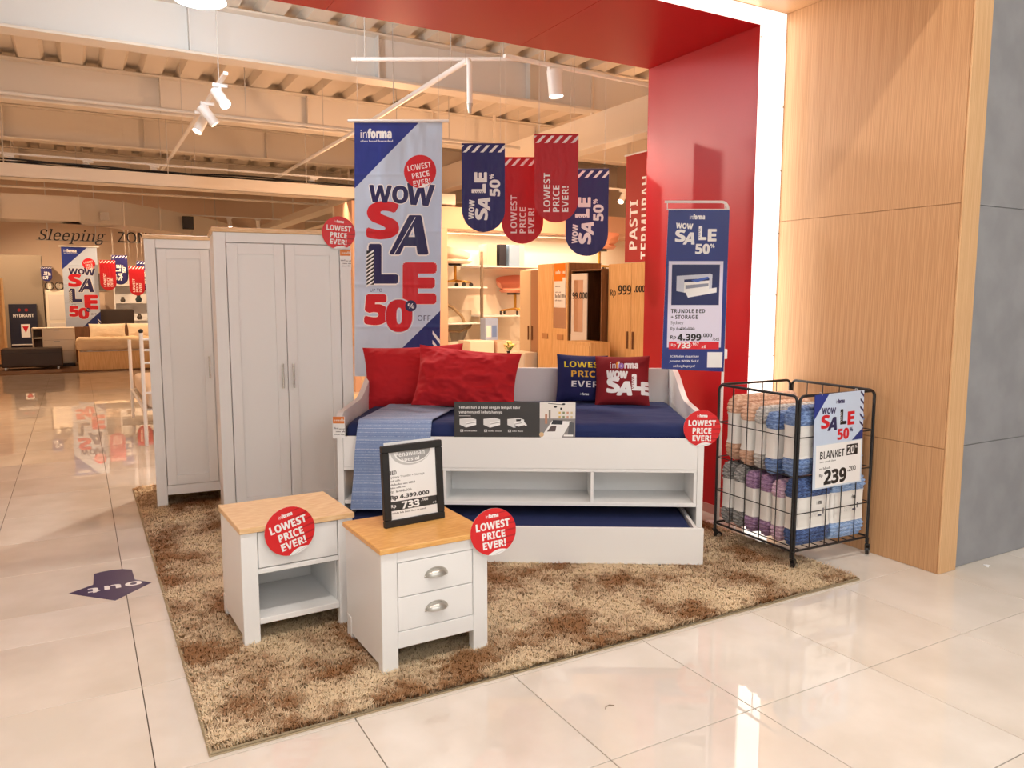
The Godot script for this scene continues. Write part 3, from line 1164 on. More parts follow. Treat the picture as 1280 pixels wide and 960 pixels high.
func high_bay(label: String, at: Vector3, e: float, c: Color) -> void:
	var t := thing("disc_lamp", label, "lamp", at, 0.0, "hanging disc lamps under the shop ceiling")
	var m := MB.new()
	m.lathe([Vector2(0.0, 0.07), Vector2(0.05, 0.07), Vector2(0.16, 0.03), Vector2(0.165, 0.0), Vector2(0.15, 0.0), Vector2(0.0, 0.03)], 28)
	part("shade", m, M.rod, t)
	var g := MB.new()
	g.lathe([Vector2(0.0, 0.012), Vector2(0.148, 0.008), Vector2(0.148, 0.0), Vector2(0.1, -0.012), Vector2(0.0, -0.018)], 28)
	part("diffuser_light", g, emit(Color(1, 0.97, 0.92), 4.0), t)
	var w := MB.new()
	w.cyl(Vector3(0, 0.07, 0), Vector3(0, 3.95 - at.y, 0), 0.005, 0.005, 6)
	part("stem", w, M.wire, t)
	var l := OmniLight3D.new()
	l.name = "disc_lamp_light"
	l.light_color = c
	l.light_energy = e
	l.light_size = 0.12
	l.omni_range = 30.0
	l.omni_attenuation = 2.0
	l.shadow_enabled = true
	l.position = Vector3(0, -0.15, 0)
	t.add_child(l)


func shop_ceiling() -> void:
	# corrugated roof deck, ribs running from front to rear
	var dk := MB.new()
	var x := -7.2
	while x < 9.6:
		var px := [x, x + 0.2, x + 0.24, x + 0.36, x + 0.4]
		var py := [3.95, 3.95, 4.03, 4.03, 3.95]
		for i in 4:
			dk.quad(Vector3(px[i], py[i], -20.6), Vector3(px[i + 1], py[i + 1], -20.6), Vector3(px[i + 1], py[i + 1], -4.36), Vector3(px[i], py[i], -4.36), Vector3.DOWN)
		x += 0.4
	var roof := struct("ceiling_shop", bx(Vector3(-7.1, 4.06, -20.7), Vector3(9.6, 4.2, -4.3), 0.0), M.dark, "ribbed metal roof deck over the shop", "ceiling")
	part("ribbed_deck", dk, M.deck, roof)
	i_beam("steel roof beam nearest the shop entrance, cool light put into its web colour", -7.4, M.cool_lit_steel)
	i_beam("second steel roof beam from the entrance, in warm light", -10.05, M.beam)
	i_beam("third steel roof beam from the entrance", -12.5, M.beam)
	i_beam("fourth steel roof beam, deep in the shop", -16.0, M.beam)

	# beams running front to rear
	var g1 := struct("ceiling_girder", bx(Vector3(5.3, 3.1, -20.5), Vector3(5.315, 3.48, -4.4), 0.001), M.beam, "steel girder running to the rear on the right", "beam")
	part("lower_flange", bx(Vector3(5.2, 3.08, -20.5), Vector3(5.415, 3.1, -4.4), 0.002), M.beam, g1)
	for i in 7:
		part("hanger", bx(Vector3(5.29, 3.48, -5.2 - i * 2.4), Vector3(5.325, 3.95, -5.17 - i * 2.4), 0.002), M.beam, g1)
	var g2 := struct("ceiling_trunking", bx(Vector3(4.1, 3.0, -20.5), Vector3(4.4, 3.14, -12.9), 0.004), M.beam, "wide boxed beam under the roof behind the tall banner", "beam")
	for i in 4:
		part("hanger", bx(Vector3(4.23, 3.14, -13.4 - i * 2.0), Vector3(4.26, 3.95, -13.37 - i * 2.0), 0.002), M.beam, g2)

	# cable tray with black cables
	var tr := thing("cable_tray", "long pale cable tray with black cables across the shop ceiling", "cable tray", Vector3(0, 2.77, -11.0))
	var tm := MB.new()
	tm.box(Vector3(-6.9, 0.0, -0.15), Vector3(5.1, 0.008, 0.15), 0.001)
	tm.box(Vector3(-6.9, 0.0, 0.14), Vector3(5.1, 0.16, 0.15), 0.002)
	tm.box(Vector3(-6.9, 0.0, -0.15), Vector3(5.1, 0.16, -0.14), 0.002)
	part("tray", tm, M.beam, tr)
	var rng := RandomNumberGenerator.new()
	rng.seed = 6
	for c in 4:
		var pts := PackedVector3Array()
		for i in 40:
			pts.append(Vector3(-6.8 + i * 0.3, 0.17 + 0.02 * sin(i * 0.7 + c * 2.0) + 0.012 * c, 0.05 * sin(i * 0.31 + c)))
		var cm := MB.new()
		cm.tube(pts, 0.011, 5)
		part("cable", cm, M.black, tr)
	for i in 7:
		var w := MB.new()
		w.cyl(Vector3(-5.9 + i * 1.75, 0.0, 0.12), Vector3(-5.9 + i * 1.75, 1.18, 0.12), 0.006, 0.006, 6)
		part("hanger_rod", w, M.wire, tr)

	# air duct with a bend
	var du := MB.new()
	var plan := [Vector2(-6.9, -15.2), Vector2(-3.2, -15.1), Vector2(-1.0, -14.9), Vector2(0.12, -14.85), Vector2(0.8, -15.3), Vector2(1.45, -16.1), Vector2(2.1, -17.0), Vector2(2.75, -18.0), Vector2(3.9, -20.5)]
	for i in plan.size() - 1:
		var a: Vector2 = plan[i]
		var b: Vector2 = plan[i + 1]
		var q := (b - a).normalized().orthogonal() * 0.6
		if q.y > 0:
			q = -q
		for yy in [[2.62, Vector3.DOWN], [3.02, Vector3.UP]]:
			du.quad(Vector3(a.x, yy[0], a.y), Vector3(b.x, yy[0], b.y), Vector3(b.x + q.x, yy[0], b.y + q.y), Vector3(a.x + q.x, yy[0], a.y + q.y), yy[1])
		du.quad(Vector3(a.x, 3.02, a.y), Vector3(b.x, 3.02, b.y), Vector3(b.x, 2.62, b.y), Vector3(a.x, 2.62, a.y), Vector3(-q.x, 0, -q.y))
		du.quad(Vector3(a.x + q.x, 3.02, a.y + q.y), Vector3(b.x + q.x, 3.02, b.y + q.y), Vector3(b.x + q.x, 2.62, b.y + q.y), Vector3(a.x + q.x, 2.62, a.y + q.y), Vector3(q.x, 0, q.y))
	var dt := thing("air_duct", "pale square air duct bending away above the zone sign", "duct")
	part("casing", du, M.beam, dt)
	for i in plan.size():
		var p: Vector2 = plan[i]
		part("flange", bx(Vector3(p.x - 0.012, 2.6, p.y - 0.02), Vector3(p.x + 0.012, 3.04, p.y + 0.03), 0.002), M.beam, dt)
		if i % 2 == 1:
			var w := MB.new()
			w.cyl(Vector3(p.x, 3.02, p.y - 0.2), Vector3(p.x, 3.95, p.y - 0.2), 0.008, 0.008, 6)
			part("hanger_rod", w, M.wire, dt)
	part("outlet_box", bx(Vector3(0.42, 2.66, -14.98), Vector3(0.56, 2.8, -14.92), 0.005), M.wire, dt)
	part("grille", bx(Vector3(1.9, 2.7, -16.68), Vector3(2.1, 2.95, -16.6), 0.004), M.dark, dt)

	# white conduit pipes by the entrance
	var cp := thing("conduit_pipe", "white pipe with an elbow and a drop end above the tall banner", "pipe")
	var cm2 := MB.new()
	cm2.tube(PackedVector3Array([Vector3(2.72, 2.86, -5.52), Vector3(2.72, 3.16, -5.52), Vector3(2.72, 3.195, -5.54), Vector3(2.72, 3.2, -5.6), Vector3(2.74, 3.2, -6.8), Vector3(2.78, 3.2, -9.0), Vector3(2.78, 3.2, -13.0)]), 0.022, 10)
	part("pipe", cm2, M.rod, cp)
	for zz in [-5.9, -7.2, -9.6]:
		var w := MB.new()
		w.cyl(Vector3(2.74, 3.2, zz), Vector3(2.74, 3.95, zz), 0.005, 0.005, 6)
		part("hanger_rod", w, M.wire, cp)
	var cap := MB.new()
	cap.cyl(Vector3(2.72, 2.8, -5.52), Vector3(2.72, 2.87, -5.52), 0.014, 0.026, 10)
	part("sprinkler_head", cap, M.silver, cp)
	var c2 := thing("conduit_pipe", "thin white pipe reaching sideways above the pennants", "pipe")
	var cm3 := MB.new()
	cm3.tube(PackedVector3Array([Vector3(1.98, 3.24, -6.1), Vector3(3.12, 3.24, -5.44)]), 0.016, 8)
	part("pipe", cm3, M.rod, c2)
	for f in [0.08, 0.9]:
		var p := Vector3(1.98, 3.24, -6.1).lerp(Vector3(3.12, 3.24, -5.44), f)
		var w := MB.new()
		w.cyl(p, Vector3(p.x, 3.95, p.z), 0.004, 0.004, 6)
		part("hanger_rod", w, M.wire, c2)
	for q in [[3.3, -8.9, "slim pipe run across the shop between the first two beams"], [3.2, -13.4, "slim pipe run across the shop behind the cable tray"], [3.05, -14.2, "slim lower pipe run across the rear of the shop"]]:
		var p3 := thing("conduit_pipe", q[2], "pipe")
		var m3 := MB.new()
		m3.tube(PackedVector3Array([Vector3(-6.9, q[0], q[1]), Vector3(5.1, q[0], q[1])]), 0.02, 8)
		part("pipe", m3, M.beam, p3)
		for i in 5:
			var w := MB.new()
			w.cyl(Vector3(-5.5 + i * 2.4, q[0], q[1]), Vector3(-5.5 + i * 2.4, 3.95, q[1]), 0.005, 0.005, 6)
			part("hanger_rod", w, M.wire, p3)

	# lighting tracks and spots
	track("lighting track over the pennants by the red portal", Vector3(2.75, 3.1, -5.02), Vector3(5.1, 3.1, -5.2), [0.15, 0.8])
	track("lighting track running to the rear above the wardrobes", Vector3(1.12, 3.14, -6.6), Vector3(1.14, 3.14, -12.4), [0.06, 0.5, 0.95])
	track("long lighting track across the shop by the cable tray", Vector3(-6.5, 3.1, -11.3), Vector3(4.9, 3.1, -11.3), [0.06, 0.3, 0.5, 0.7, 0.95])
	track("lighting track far back across the shop", Vector3(-6.5, 3.1, -17.95), Vector3(8.5, 3.1, -17.95), [0.06, 0.3, 0.6, 0.95])
	track("unseen lighting track over the furniture shelves on the right", Vector3(5.1, 3.0, -9.6), Vector3(8.9, 3.0, -9.6), [0.1, 0.9])
	spot("white spotlight hanging above the red pennant", Vector3(3.2, 3.1, -5.055), Vector3(0.05, -1, 0.1), 8.0, false, 0.055)
	spot("white spotlight nearest the entrance on the track above the wardrobes", Vector3(1.12, 3.14, -6.9), Vector3(0.4, -1, 1.0), 8.0, false)
	spot("white spotlight tilted right on the track above the wardrobes", Vector3(1.12, 3.14, -7.6), Vector3(0.7, -0.9, 0.1), 2.5)
	spot("white spotlight tilted left on the track above the wardrobes", Vector3(1.12, 3.14, -8.0), Vector3(-0.55, -1, 0.25), 2.5)
	spot("lit spotlight at the rear end of the track above the wardrobes", Vector3(1.13, 3.14, -12.2), Vector3(0.05, -1, 0.5), 6.0)
	var xs := [-5.4, -3.0, -0.62, 0.22, 0.98, 3.07, 4.5]  # two far left heads and the right end one: added as shop fill
	var nm := ["added out of view at the far left end", "added out of view, second from the far left end", "near the picture's left edge", "above the zone sign", "left of the crossing track", "left of the tall banner", "added, unseen at the right end"]
	for i in 7:
		spot("lit spotlight on the long track by the cable tray, " + nm[i], Vector3(xs[i], 3.1, -11.3), [Vector3(0.2, -1, -0.5), Vector3(0.1, -1, 0.5), Vector3(-0.5, -0.8, 0.5), Vector3(0.3, -0.9, 0.8), Vector3(0.1, -1, 0.7), Vector3(0.4, -0.8, 0.8), Vector3(0.6, -1, -0.2)][i], 3.0)
	var x2 := [-4.2, -1.2, 1.25, 3.0, 3.6, 6.2]  # the heads at both ends are added as shop fill
	var n2 := ["added out of view at its left end", "over the dark bench", "over the rear bed", "over the wide boxed beam", "beside the wide boxed beam", "added, unseen at its right end"]
	for i in 6:
		spot("small lit spotlight on the rear track, " + n2[i], Vector3(x2[i], 3.1, -17.95), [Vector3(0.1, -1, -0.5), Vector3(0.3, -1, -0.6), Vector3(-0.2, -1, -0.3), Vector3(0.1, -1, 0.3), Vector3(0.1, -1, -0.4), Vector3(0.2, -1, -0.4)][i], 11.0)
	var n3 := ["above the shelf niche", "above the beige cupboard", "above the oak wardrobes"]  # unseen spots, placed to light the niche and the wardrobes
	for i in 3:
		spot("unseen lit spotlight on the right hand track, " + n3[i], Vector3(5.3 + i * 1.0, 3.0, -9.6), [Vector3(0.1, -1, -0.9), Vector3(0.2, -1, -0.9), Vector3(-0.9, -1, 0.5)][i], 8.0)
	high_bay("white disc lamp at the top edge above the wardrobes", Vector3(0.82, 3.34, -5.68), 4.5, Color(0.93, 0.97, 1.0))
	var warm := Color(1.0, 0.77, 0.58)  # the warm disc lamps are added fill, kept out of view, brightening the ceiling
	high_bay("added warm fill disc lamp deep in the shop's left side", Vector3(-4.6, 3.3, -9.5), 5.8, warm)
	high_bay("added warm fill disc lamp by the shop's left rear corner", Vector3(-4.6, 3.3, -13.6), 5.8, warm)
	high_bay("added warm fill disc lamp over the aisle behind the red portal wall", Vector3(6.9, 3.3, -7.4), 5.8, warm)
	high_bay("added warm fill disc lamp hidden behind the tall banner", Vector3(3.46, 2.75, -9.0), 5.8, warm)


func rug() -> void:
	var t := thing("shag_rug", "large brown and tan shag rug under the bedroom display", "rug")
	var base := MB.new()
	base.box(Vector3(0.277, 0.0, -6.145), Vector3(3.323, 0.0045, -2.385), 0.001)
	part("backing", base, mat(rgb(176, 158, 128), 0.9), t)
	var bind := MB.new()
	bind.tube(PackedVector3Array([Vector3(0.285, 0.007, -6.14), Vector3(0.285, 0.007, -2.392), Vector3(3.318, 0.007, -2.392), Vector3(3.318, 0.007, -6.14)]), 0.0065, 8)
	part("binding", bind, mat(rgb(178, 160, 130), 0.9), t)
	# one tuft: a few bent strands
	var rng := RandomNumberGenerator.new()
	rng.seed = 11
	var tuft := MB.new()
	for s in 6:
		var a := rng.randf() * TAU
		var dir := Vector3(cos(a), 0, sin(a))
		var side := Vector3(-dir.z, 0, dir.x) * 0.0016
		var foot := Vector3(rng.randf_range(-0.006, 0.006), 0, rng.randf_range(-0.006, 0.006))
		var p1 := foot + dir * 0.004 + Vector3.UP * rng.randf_range(0.010, 0.015)
		var p2 := p1 + dir * rng.randf_range(0.006, 0.014) + Vector3.UP * rng.randf_range(0.002, 0.009)
		var nn := (dir * 0.25 + Vector3.UP).normalized()
		tuft.raw(foot - side, foot + side, p1 + side, nn, nn, nn)
		tuft.raw(foot - side, p1 + side, p1 - side, nn, nn, nn)
		tuft.raw(p1 - side, p1 + side, p2 + side * 0.6, nn, nn, nn)
		tuft.raw(p1 - side, p2 + side * 0.6, p2 - side * 0.6, nn, nn, nn)
	var big := FastNoiseLite.new()
	big.seed = 5
	big.frequency = 1.25
	big.fractal_octaves = 4
	big.fractal_gain = 0.6
	var fine := FastNoiseLite.new()
	fine.seed = 8
	fine.frequency = 14.0
	fine.fractal_octaves = 2
	var light := Color8(255, 236, 200).srgb_to_linear()
	var dark := Color8(176, 130, 86).srgb_to_linear()
	var xs := []
	var cs := []
	var bt := Transform3D(Basis(Vector3.UP, deg_to_rad(-31.2)), Vector3(1.192, 0, -4.07)).affine_inverse()
	for i in 150000:
		var x := rng.randf_range(0.29, 3.312)
		var z := rng.randf_range(-6.13, -2.398)
		if z < -4.72 and x > 0.72 and x < 1.44 and z > -5.12:
			continue
		if x > 1.6 and z < -5.0:
			continue
		var b := bt * Vector3(x, 0, z)
		if b.x > 0.04 and b.x < 1.93 and b.z < 0.12 and b.z > -0.97:
			continue
		var s := rng.randf_range(0.8, 1.25)
		var q := Basis(Vector3.UP, rng.randf() * TAU).scaled(Vector3(s, s * rng.randf_range(0.75, 1.2), s))
		xs.append(Transform3D(q, Vector3(x, 0.0045, z)))
		var k := clampf(0.62 + big.get_noise_2d(x * 1.8, z * 1.8) * 1.9 + fine.get_noise_2d(x, z) * 0.35 + rng.randf_range(-0.28, 0.28), 0.0, 1.0)
		cs.append(dark.lerp(light, k))
	var mm := MultiMesh.new()
	mm.transform_format = MultiMesh.TRANSFORM_3D
	mm.use_colors = true
	mm.mesh = tuft.mesh()
	mm.instance_count = xs.size()
	for i in xs.size():
		mm.set_instance_transform(i, xs[i])
		mm.set_instance_color(i, cs[i])
	var mi := MultiMeshInstance3D.new()
	mi.name = "pile"
	mi.multimesh = mm
	mi.material_override = mat(Color.WHITE, 0.8, {"vertex_color_use_as_albedo": true, "backlight_enabled": true, "backlight": Color(0.5, 0.42, 0.3)})
	mi.set_meta("kind", "stuff")
	t.add_child(mi)


func wardrobe(label: String, at: Vector3, turn: float) -> Node3D:
	var t := thing("wardrobe", label, "wardrobe", at, turn, "white two door wardrobes with oak tops")
	var W := 0.775
	var body := MB.new()
	body.box(Vector3(0.004, 0.0, -0.52), Vector3(0.022, 1.757, -0.022))
	body.box(Vector3(W - 0.022, 0.0, -0.52), Vector3(W - 0.004, 1.757, -0.022))
	body.box(Vector3(0.022, 0.1, -0.52), Vector3(W - 0.022, 1.74, -0.512))
	body.box(Vector3(0.022, 0.13, -0.512), Vector3(W - 0.022, 0.147, -0.026))
	body.box(Vector3(0.022, 1.735, -0.512), Vector3(W - 0.022, 1.755, -0.026))
	part("body", body, M.white, t)
	part("stile", bx(Vector3(0, 0, -0.022), Vector3(0.066, 1.757, 0), 0.0025), M.white, t)
	part("stile", bx(Vector3(W - 0.066, 0, -0.022), Vector3(W, 1.757, 0), 0.0025), M.white, t)
	part("top_rail", bx(Vector3(0.0665, 1.70, -0.022), Vector3(W - 0.0665, 1.757, -0.001), 0.002), M.white, t)
	part("bottom_rail", bx(Vector3(0.0665, 0.085, -0.022), Vector3(W - 0.0665, 0.147, -0.001), 0.002), M.white, t)
	part("top_board", bx(Vector3(-0.008, 1.757, -0.525), Vector3(W + 0.008, 1.783, 0.01), 0.003), M.oak_top, t)
	for s in 2:
		var d := Node3D.new()
		d.name = "door"
		t.add_child(d, true)
		var x0 := 0.0695 if s == 0 else W / 2 + 0.0015
		var x1 := W / 2 - 0.0015 if s == 0 else W - 0.0695
		var y0 := 0.15
		var y1 := 1.697
		part("door_stile", bx(Vector3(x0, y0, -0.021), Vector3(x0 + 0.058, y1, -0.003), 0.0018), M.white, d)
		part("door_stile", bx(Vector3(x1 - 0.058, y0, -0.021), Vector3(x1, y1, -0.003), 0.0018), M.white, d)
		part("door_rail", bx(Vector3(x0 + 0.058, y0, -0.021), Vector3(x1 - 0.058, y0 + 0.062, -0.003), 0.0018), M.white, d)
		part("door_rail", bx(Vector3(x0 + 0.058, y1 - 0.062, -0.021), Vector3(x1 - 0.058, y1, -0.003), 0.0018), M.white, d)
		part("door_panel", bx(Vector3(x0 + 0.05, y0 + 0.055, -0.0215), Vector3(x1 - 0.05, y1 - 0.055, -0.012), 0.001), M.white, d)
		var hx := x1 - 0.029 if s == 0 else x0 + 0.029
		var h := MB.new()
		h.tube(PackedVector3Array([Vector3(hx, 0.875, -0.003), Vector3(hx, 0.875, 0.02)]), 0.004, 8)
		h.tube(PackedVector3Array([Vector3(hx, 0.98, -0.003), Vector3(hx, 0.98, 0.02)]), 0.004, 8)
		h.tube(PackedVector3Array([Vector3(hx, 0.855, 0.022), Vector3(hx, 1.0, 0.022)]), 0.0055, 10)
		part("handle", h, M.chrome, d)
	return t


func furniture() -> void:
	wardrobe("white two door wardrobe farther back, partly hidden by the other wardrobe", Vector3(0.39, 0.005, -5.475), -4.0)
	wardrobe("white two door wardrobe with a round red sticker, next to the bed", Vector3(0.687, 0.005, -4.673), -6.0)
	night_open()
	night_drawers()
	day_bed()


func night_open() -> void:
	var t := thing("bedside_table", "white bedside table with pale oak top, one drawer and an open shelf", "bedside table", Vector3(0.508, 0.016, -3.082), 2.2, "white bedside tables with wooden tops")
	var W := 0.458
	var D := 0.4
	part("top_board", bx(Vector3(-0.006, 0.459, -D - 0.004), Vector3(W + 0.006, 0.482, 0.01), 0.0025), M.oak_top, t)
	part("side_panel", bx(Vector3(0.003, 0.03, -D), Vector3(0.02, 0.459, -0.03), 0.001), M.white, t)
	part("side_panel", bx(Vector3(W - 0.02, 0.03, -D), Vector3(W - 0.003, 0.459, -0.03), 0.001), M.white, t)
	part("back_panel", bx(Vector3(0.02, 0.075, -D), Vector3(W - 0.02, 0.459, -D + 0.008), 0.001), M.white_in, t)
	for x in [0.0, W - 0.064]:
		part("leg", bx(Vector3(x, -0.011, -0.032), Vector3(x + 0.064, 0.4588, 0), 0.002), M.white, t)
		part("leg", bx(Vector3(0.001 if x == 0.0 else W - 0.05, -0.011, -D + 0.001), Vector3(0.05 if x == 0.0 else W - 0.001, 0.09, -D + 0.05), 0.002), M.white, t)
	part("drawer", bx(Vector3(0.067, 0.308, -0.02), Vector3(W - 0.067, 0.454, -0.002), 0.0018), M.white, t)
	part("rail", bx(Vector3(0.0645, 0.284, -0.3), Vector3(W - 0.0645, 0.304, -0.001), 0.0015), M.white, t)
	part("shelf", bx(Vector3(0.0645, 0.075, -D + 0.009), Vector3(W - 0.0645, 0.099, -0.002), 0.0015), M.white, t)
	part("inner_side", bx(Vector3(0.0645, 0.1, -D + 0.009), Vector3(0.068, 0.284, -0.032), 0.0005), M.white_in, t)
	part("inner_side", bx(Vector3(W - 0.068, 0.1, -D + 0.009), Vector3(W - 0.0645, 0.284, -0.032), 0.0005), M.white_in, t)


func cup_pull() -> ArrayMesh:
	var m := MB.new()
	m.grid(20, 8, func(u, v): return Vector3(0.043 * cos(PI * u), 0.027 * sin(PI * u) * cos(PI / 2 * v), 0.026 * sin(PI * u) * sin(PI / 2 * v)), Vector3(0, 1, 1))
	m.grid(20, 2, func(u, v): return Vector3((0.043 + 0.006 * v) * cos(PI * u), (0.027 + 0.006 * v) * sin(PI * u), 0.0008), Vector3(0, 0, 1))
	m.box(Vector3(-0.049, -0.003, 0.0), Vector3(-0.038, 0.002, 0.003), 0.001)
	m.box(Vector3(0.038, -0.003, 0.0), Vector3(0.049, 0.002, 0.003), 0.001)
	return m.mesh()


func night_drawers() -> void:
	var t := thing("bedside_table", "white bedside table with honey wood top and two drawers with cup handles", "bedside table", Vector3(0.91, 0.016, -2.596), 1.5, "white bedside tables with wooden tops")
	var W := 0.442
	var D := 0.4
	part("top_board", bx(Vector3(-0.008, 0.456, -D - 0.004), Vector3(W + 0.008, 0.477, 0.012), 0.0025), M.honey_top, t)
	part("side_panel", bx(Vector3(0.003, 0.02, -D), Vector3(0.02, 0.456, -0.03), 0.001), M.white, t)
	part("side_panel", bx(Vector3(W - 0.02, 0.02, -D), Vector3(W - 0.003, 0.456, -0.03), 0.001), M.white, t)
	part("back_panel", bx(Vector3(0.02, 0.085, -D), Vector3(W - 0.02, 0.456, -D + 0.008), 0.001), M.white, t)
	for x in [0.0, W - 0.063]:
		part("leg", bx(Vector3(x, -0.011, -0.04), Vector3(x + 0.063, 0.4558, 0), 0.002), M.white, t)
		part("leg", bx(Vector3(0.001 if x == 0.0 else W - 0.05, -0.011, -D + 0.001), Vector3(0.05 if x == 0.0 else W - 0.001, 0.09, -D + 0.05), 0.002), M.white, t)
	part("top_rail", bx(Vector3(0.0635, 0.412, -0.03), Vector3(W - 0.0635, 0.4558, -0.001), 0.0015), M.white, t)
	part("bottom_rail", bx(Vector3(0.0635, 0.082, -0.03), Vector3(W - 0.0635, 0.1455, -0.001), 0.0015), M.white, t)
	part("bottom_board", bx(Vector3(0.0635, 0.13, -D + 0.008), Vector3(W - 0.0635, 0.144, -0.03), 0.001), M.white, t)
	var pull := cup_pull()
	for y in [[0.148, 0.276], [0.279, 0.4095]]:
		var d := part("drawer", bx(Vector3(0.0655, y[0], -0.02), Vector3(W - 0.0655, y[1], -0.002), 0.0015), M.white, t)
		var h := part("handle", pull, M.silver, d)
		h.position = Vector3(W / 2, (y[0] + y[1]) / 2 - 0.006, -0.002)

	# the framed price sheet standing on it
	var f := thing("framed_price_sheet", "black framed price sheet standing on the bedside table with two drawers", "price sign", Vector3(1.009, 0.4935, -2.815), 5.5)
	var tilt := Node3D.new()
	tilt.name = "frame"
	f.add_child(tilt)
	tilt.rotation_degrees.x = -4.0
	part("frame_bar", bx(Vector3(0, 0, -0.022), Vector3(0.27, 0.028, 0), 0.003), M.black_frame, tilt)
	part("frame_bar", bx(Vector3(0, 0.297, -0.022), Vector3(0.27, 0.325, 0), 0.003), M.black_frame, tilt)
	part("frame_bar", bx(Vector3(0, 0.0285, -0.022), Vector3(0.031, 0.2965, -0.0002), 0.003), M.black_frame, tilt)
	part("frame_bar", bx(Vector3(0.239, 0.0285, -0.022), Vector3(0.27, 0.2965, -0.0002), 0.003), M.black_frame, tilt)
	var pp := part("price_sheet", sheet(rect_outline(0.03, 0.027, 0.24, 0.298), 0.001, printed(frame_print(), 0.35), M.paper), null, tilt)
	pp.position.z = -0.008
	part("backing_board", bx(Vector3(0.005, 0.005, -0.026), Vector3(0.265, 0.32, -0.022), 0.001), M.black_frame, tilt)
	part("loose_sheet", bx(Vector3(0.022, 0.28, -0.0295), Vector3(0.25, 0.334, -0.0265), 0.0005), M.paper, tilt)
	part("easel_leg", bx(Vector3(0.115, 0.0, -0.085), Vector3(0.155, 0.004, -0.02), 0.001), M.black_frame, f)


func soft(w: float, h: float, t: float, seed_n: int, amp: float, side_m: Material, face: Material = null, pinch := 0.07) -> ArrayMesh:
	var no := FastNoiseLite.new()
	no.seed = seed_n
	no.frequency = 5.0
	no.fractal_octaves = 3
	var ridge := FastNoiseLite.new()
	ridge.seed = seed_n + 3
	ridge.noise_type = FastNoiseLite.TYPE_SIMPLEX_SMOOTH
	ridge.fractal_type = FastNoiseLite.FRACTAL_RIDGED
	ridge.frequency = 2.6
	ridge.fractal_octaves = 2
	var tuck := FastNoiseLite.new()
	tuck.seed = seed_n + 5
	tuck.noise_type = FastNoiseLite.TYPE_SIMPLEX_SMOOTH
	tuck.fractal_type = FastNoiseLite.FRACTAL_RIDGED
	tuck.frequency = 6.0
	tuck.fractal_octaves = 2
	var f := func(sg: float, u: float, v: float) -> Vector3:
		var s := 2.0 * u - 1.0
		var q := 1.0 - 2.0 * v
		# crowd the grid towards the rim
		s = sin(s * PI / 2)
		q = sin(q * PI / 2)
		var x := s * w / 2 * (1.0 - pinch * (1.0 - q * q) * s * s)
		var y := q * h / 2 * (1.0 - pinch * (1.0 - s * s) * q * q)
		var edge := pow(maxf(0.0, (1.0 - pow(absf(s), 2.6)) * (1.0 - pow(absf(q), 2.6))), 0.55)
		var z := t / 2 * edge
		z += amp * 0.3 * (tuck.get_noise_2d(x * 1.0 + y * 0.8, y * 2.4 - x * 0.5) - 0.3) * minf(1.0, edge * 2.5)
		z += amp * (no.get_noise_2d(x, y) + (ridge.get_noise_2d(x + sg * 3.0, y * 1.5) - 0.3) * 1.1) * minf(1.0, edge * 2.5)
		return Vector3(x, y, sg * maxf(z, 0.0))
	var am := ArrayMesh.new()
	var a := MB.new()
	a.grid(96, 72, func(u, v): return f.call(1.0, u, v), Vector3.BACK, false, func(u, v): return Vector2(0.5 - 0.5 * cos(PI * u), 0.5 - 0.5 * cos(PI * v)))
	a.into(am)
	var b := MB.new()
	b.grid(32, 24, func(u, v): return f.call(-1.0, u, v), Vector3.FORWARD)
	b.into(am)
	am.surface_set_material(0, face if face else side_m)
	am.surface_set_material(1, side_m)
	return am


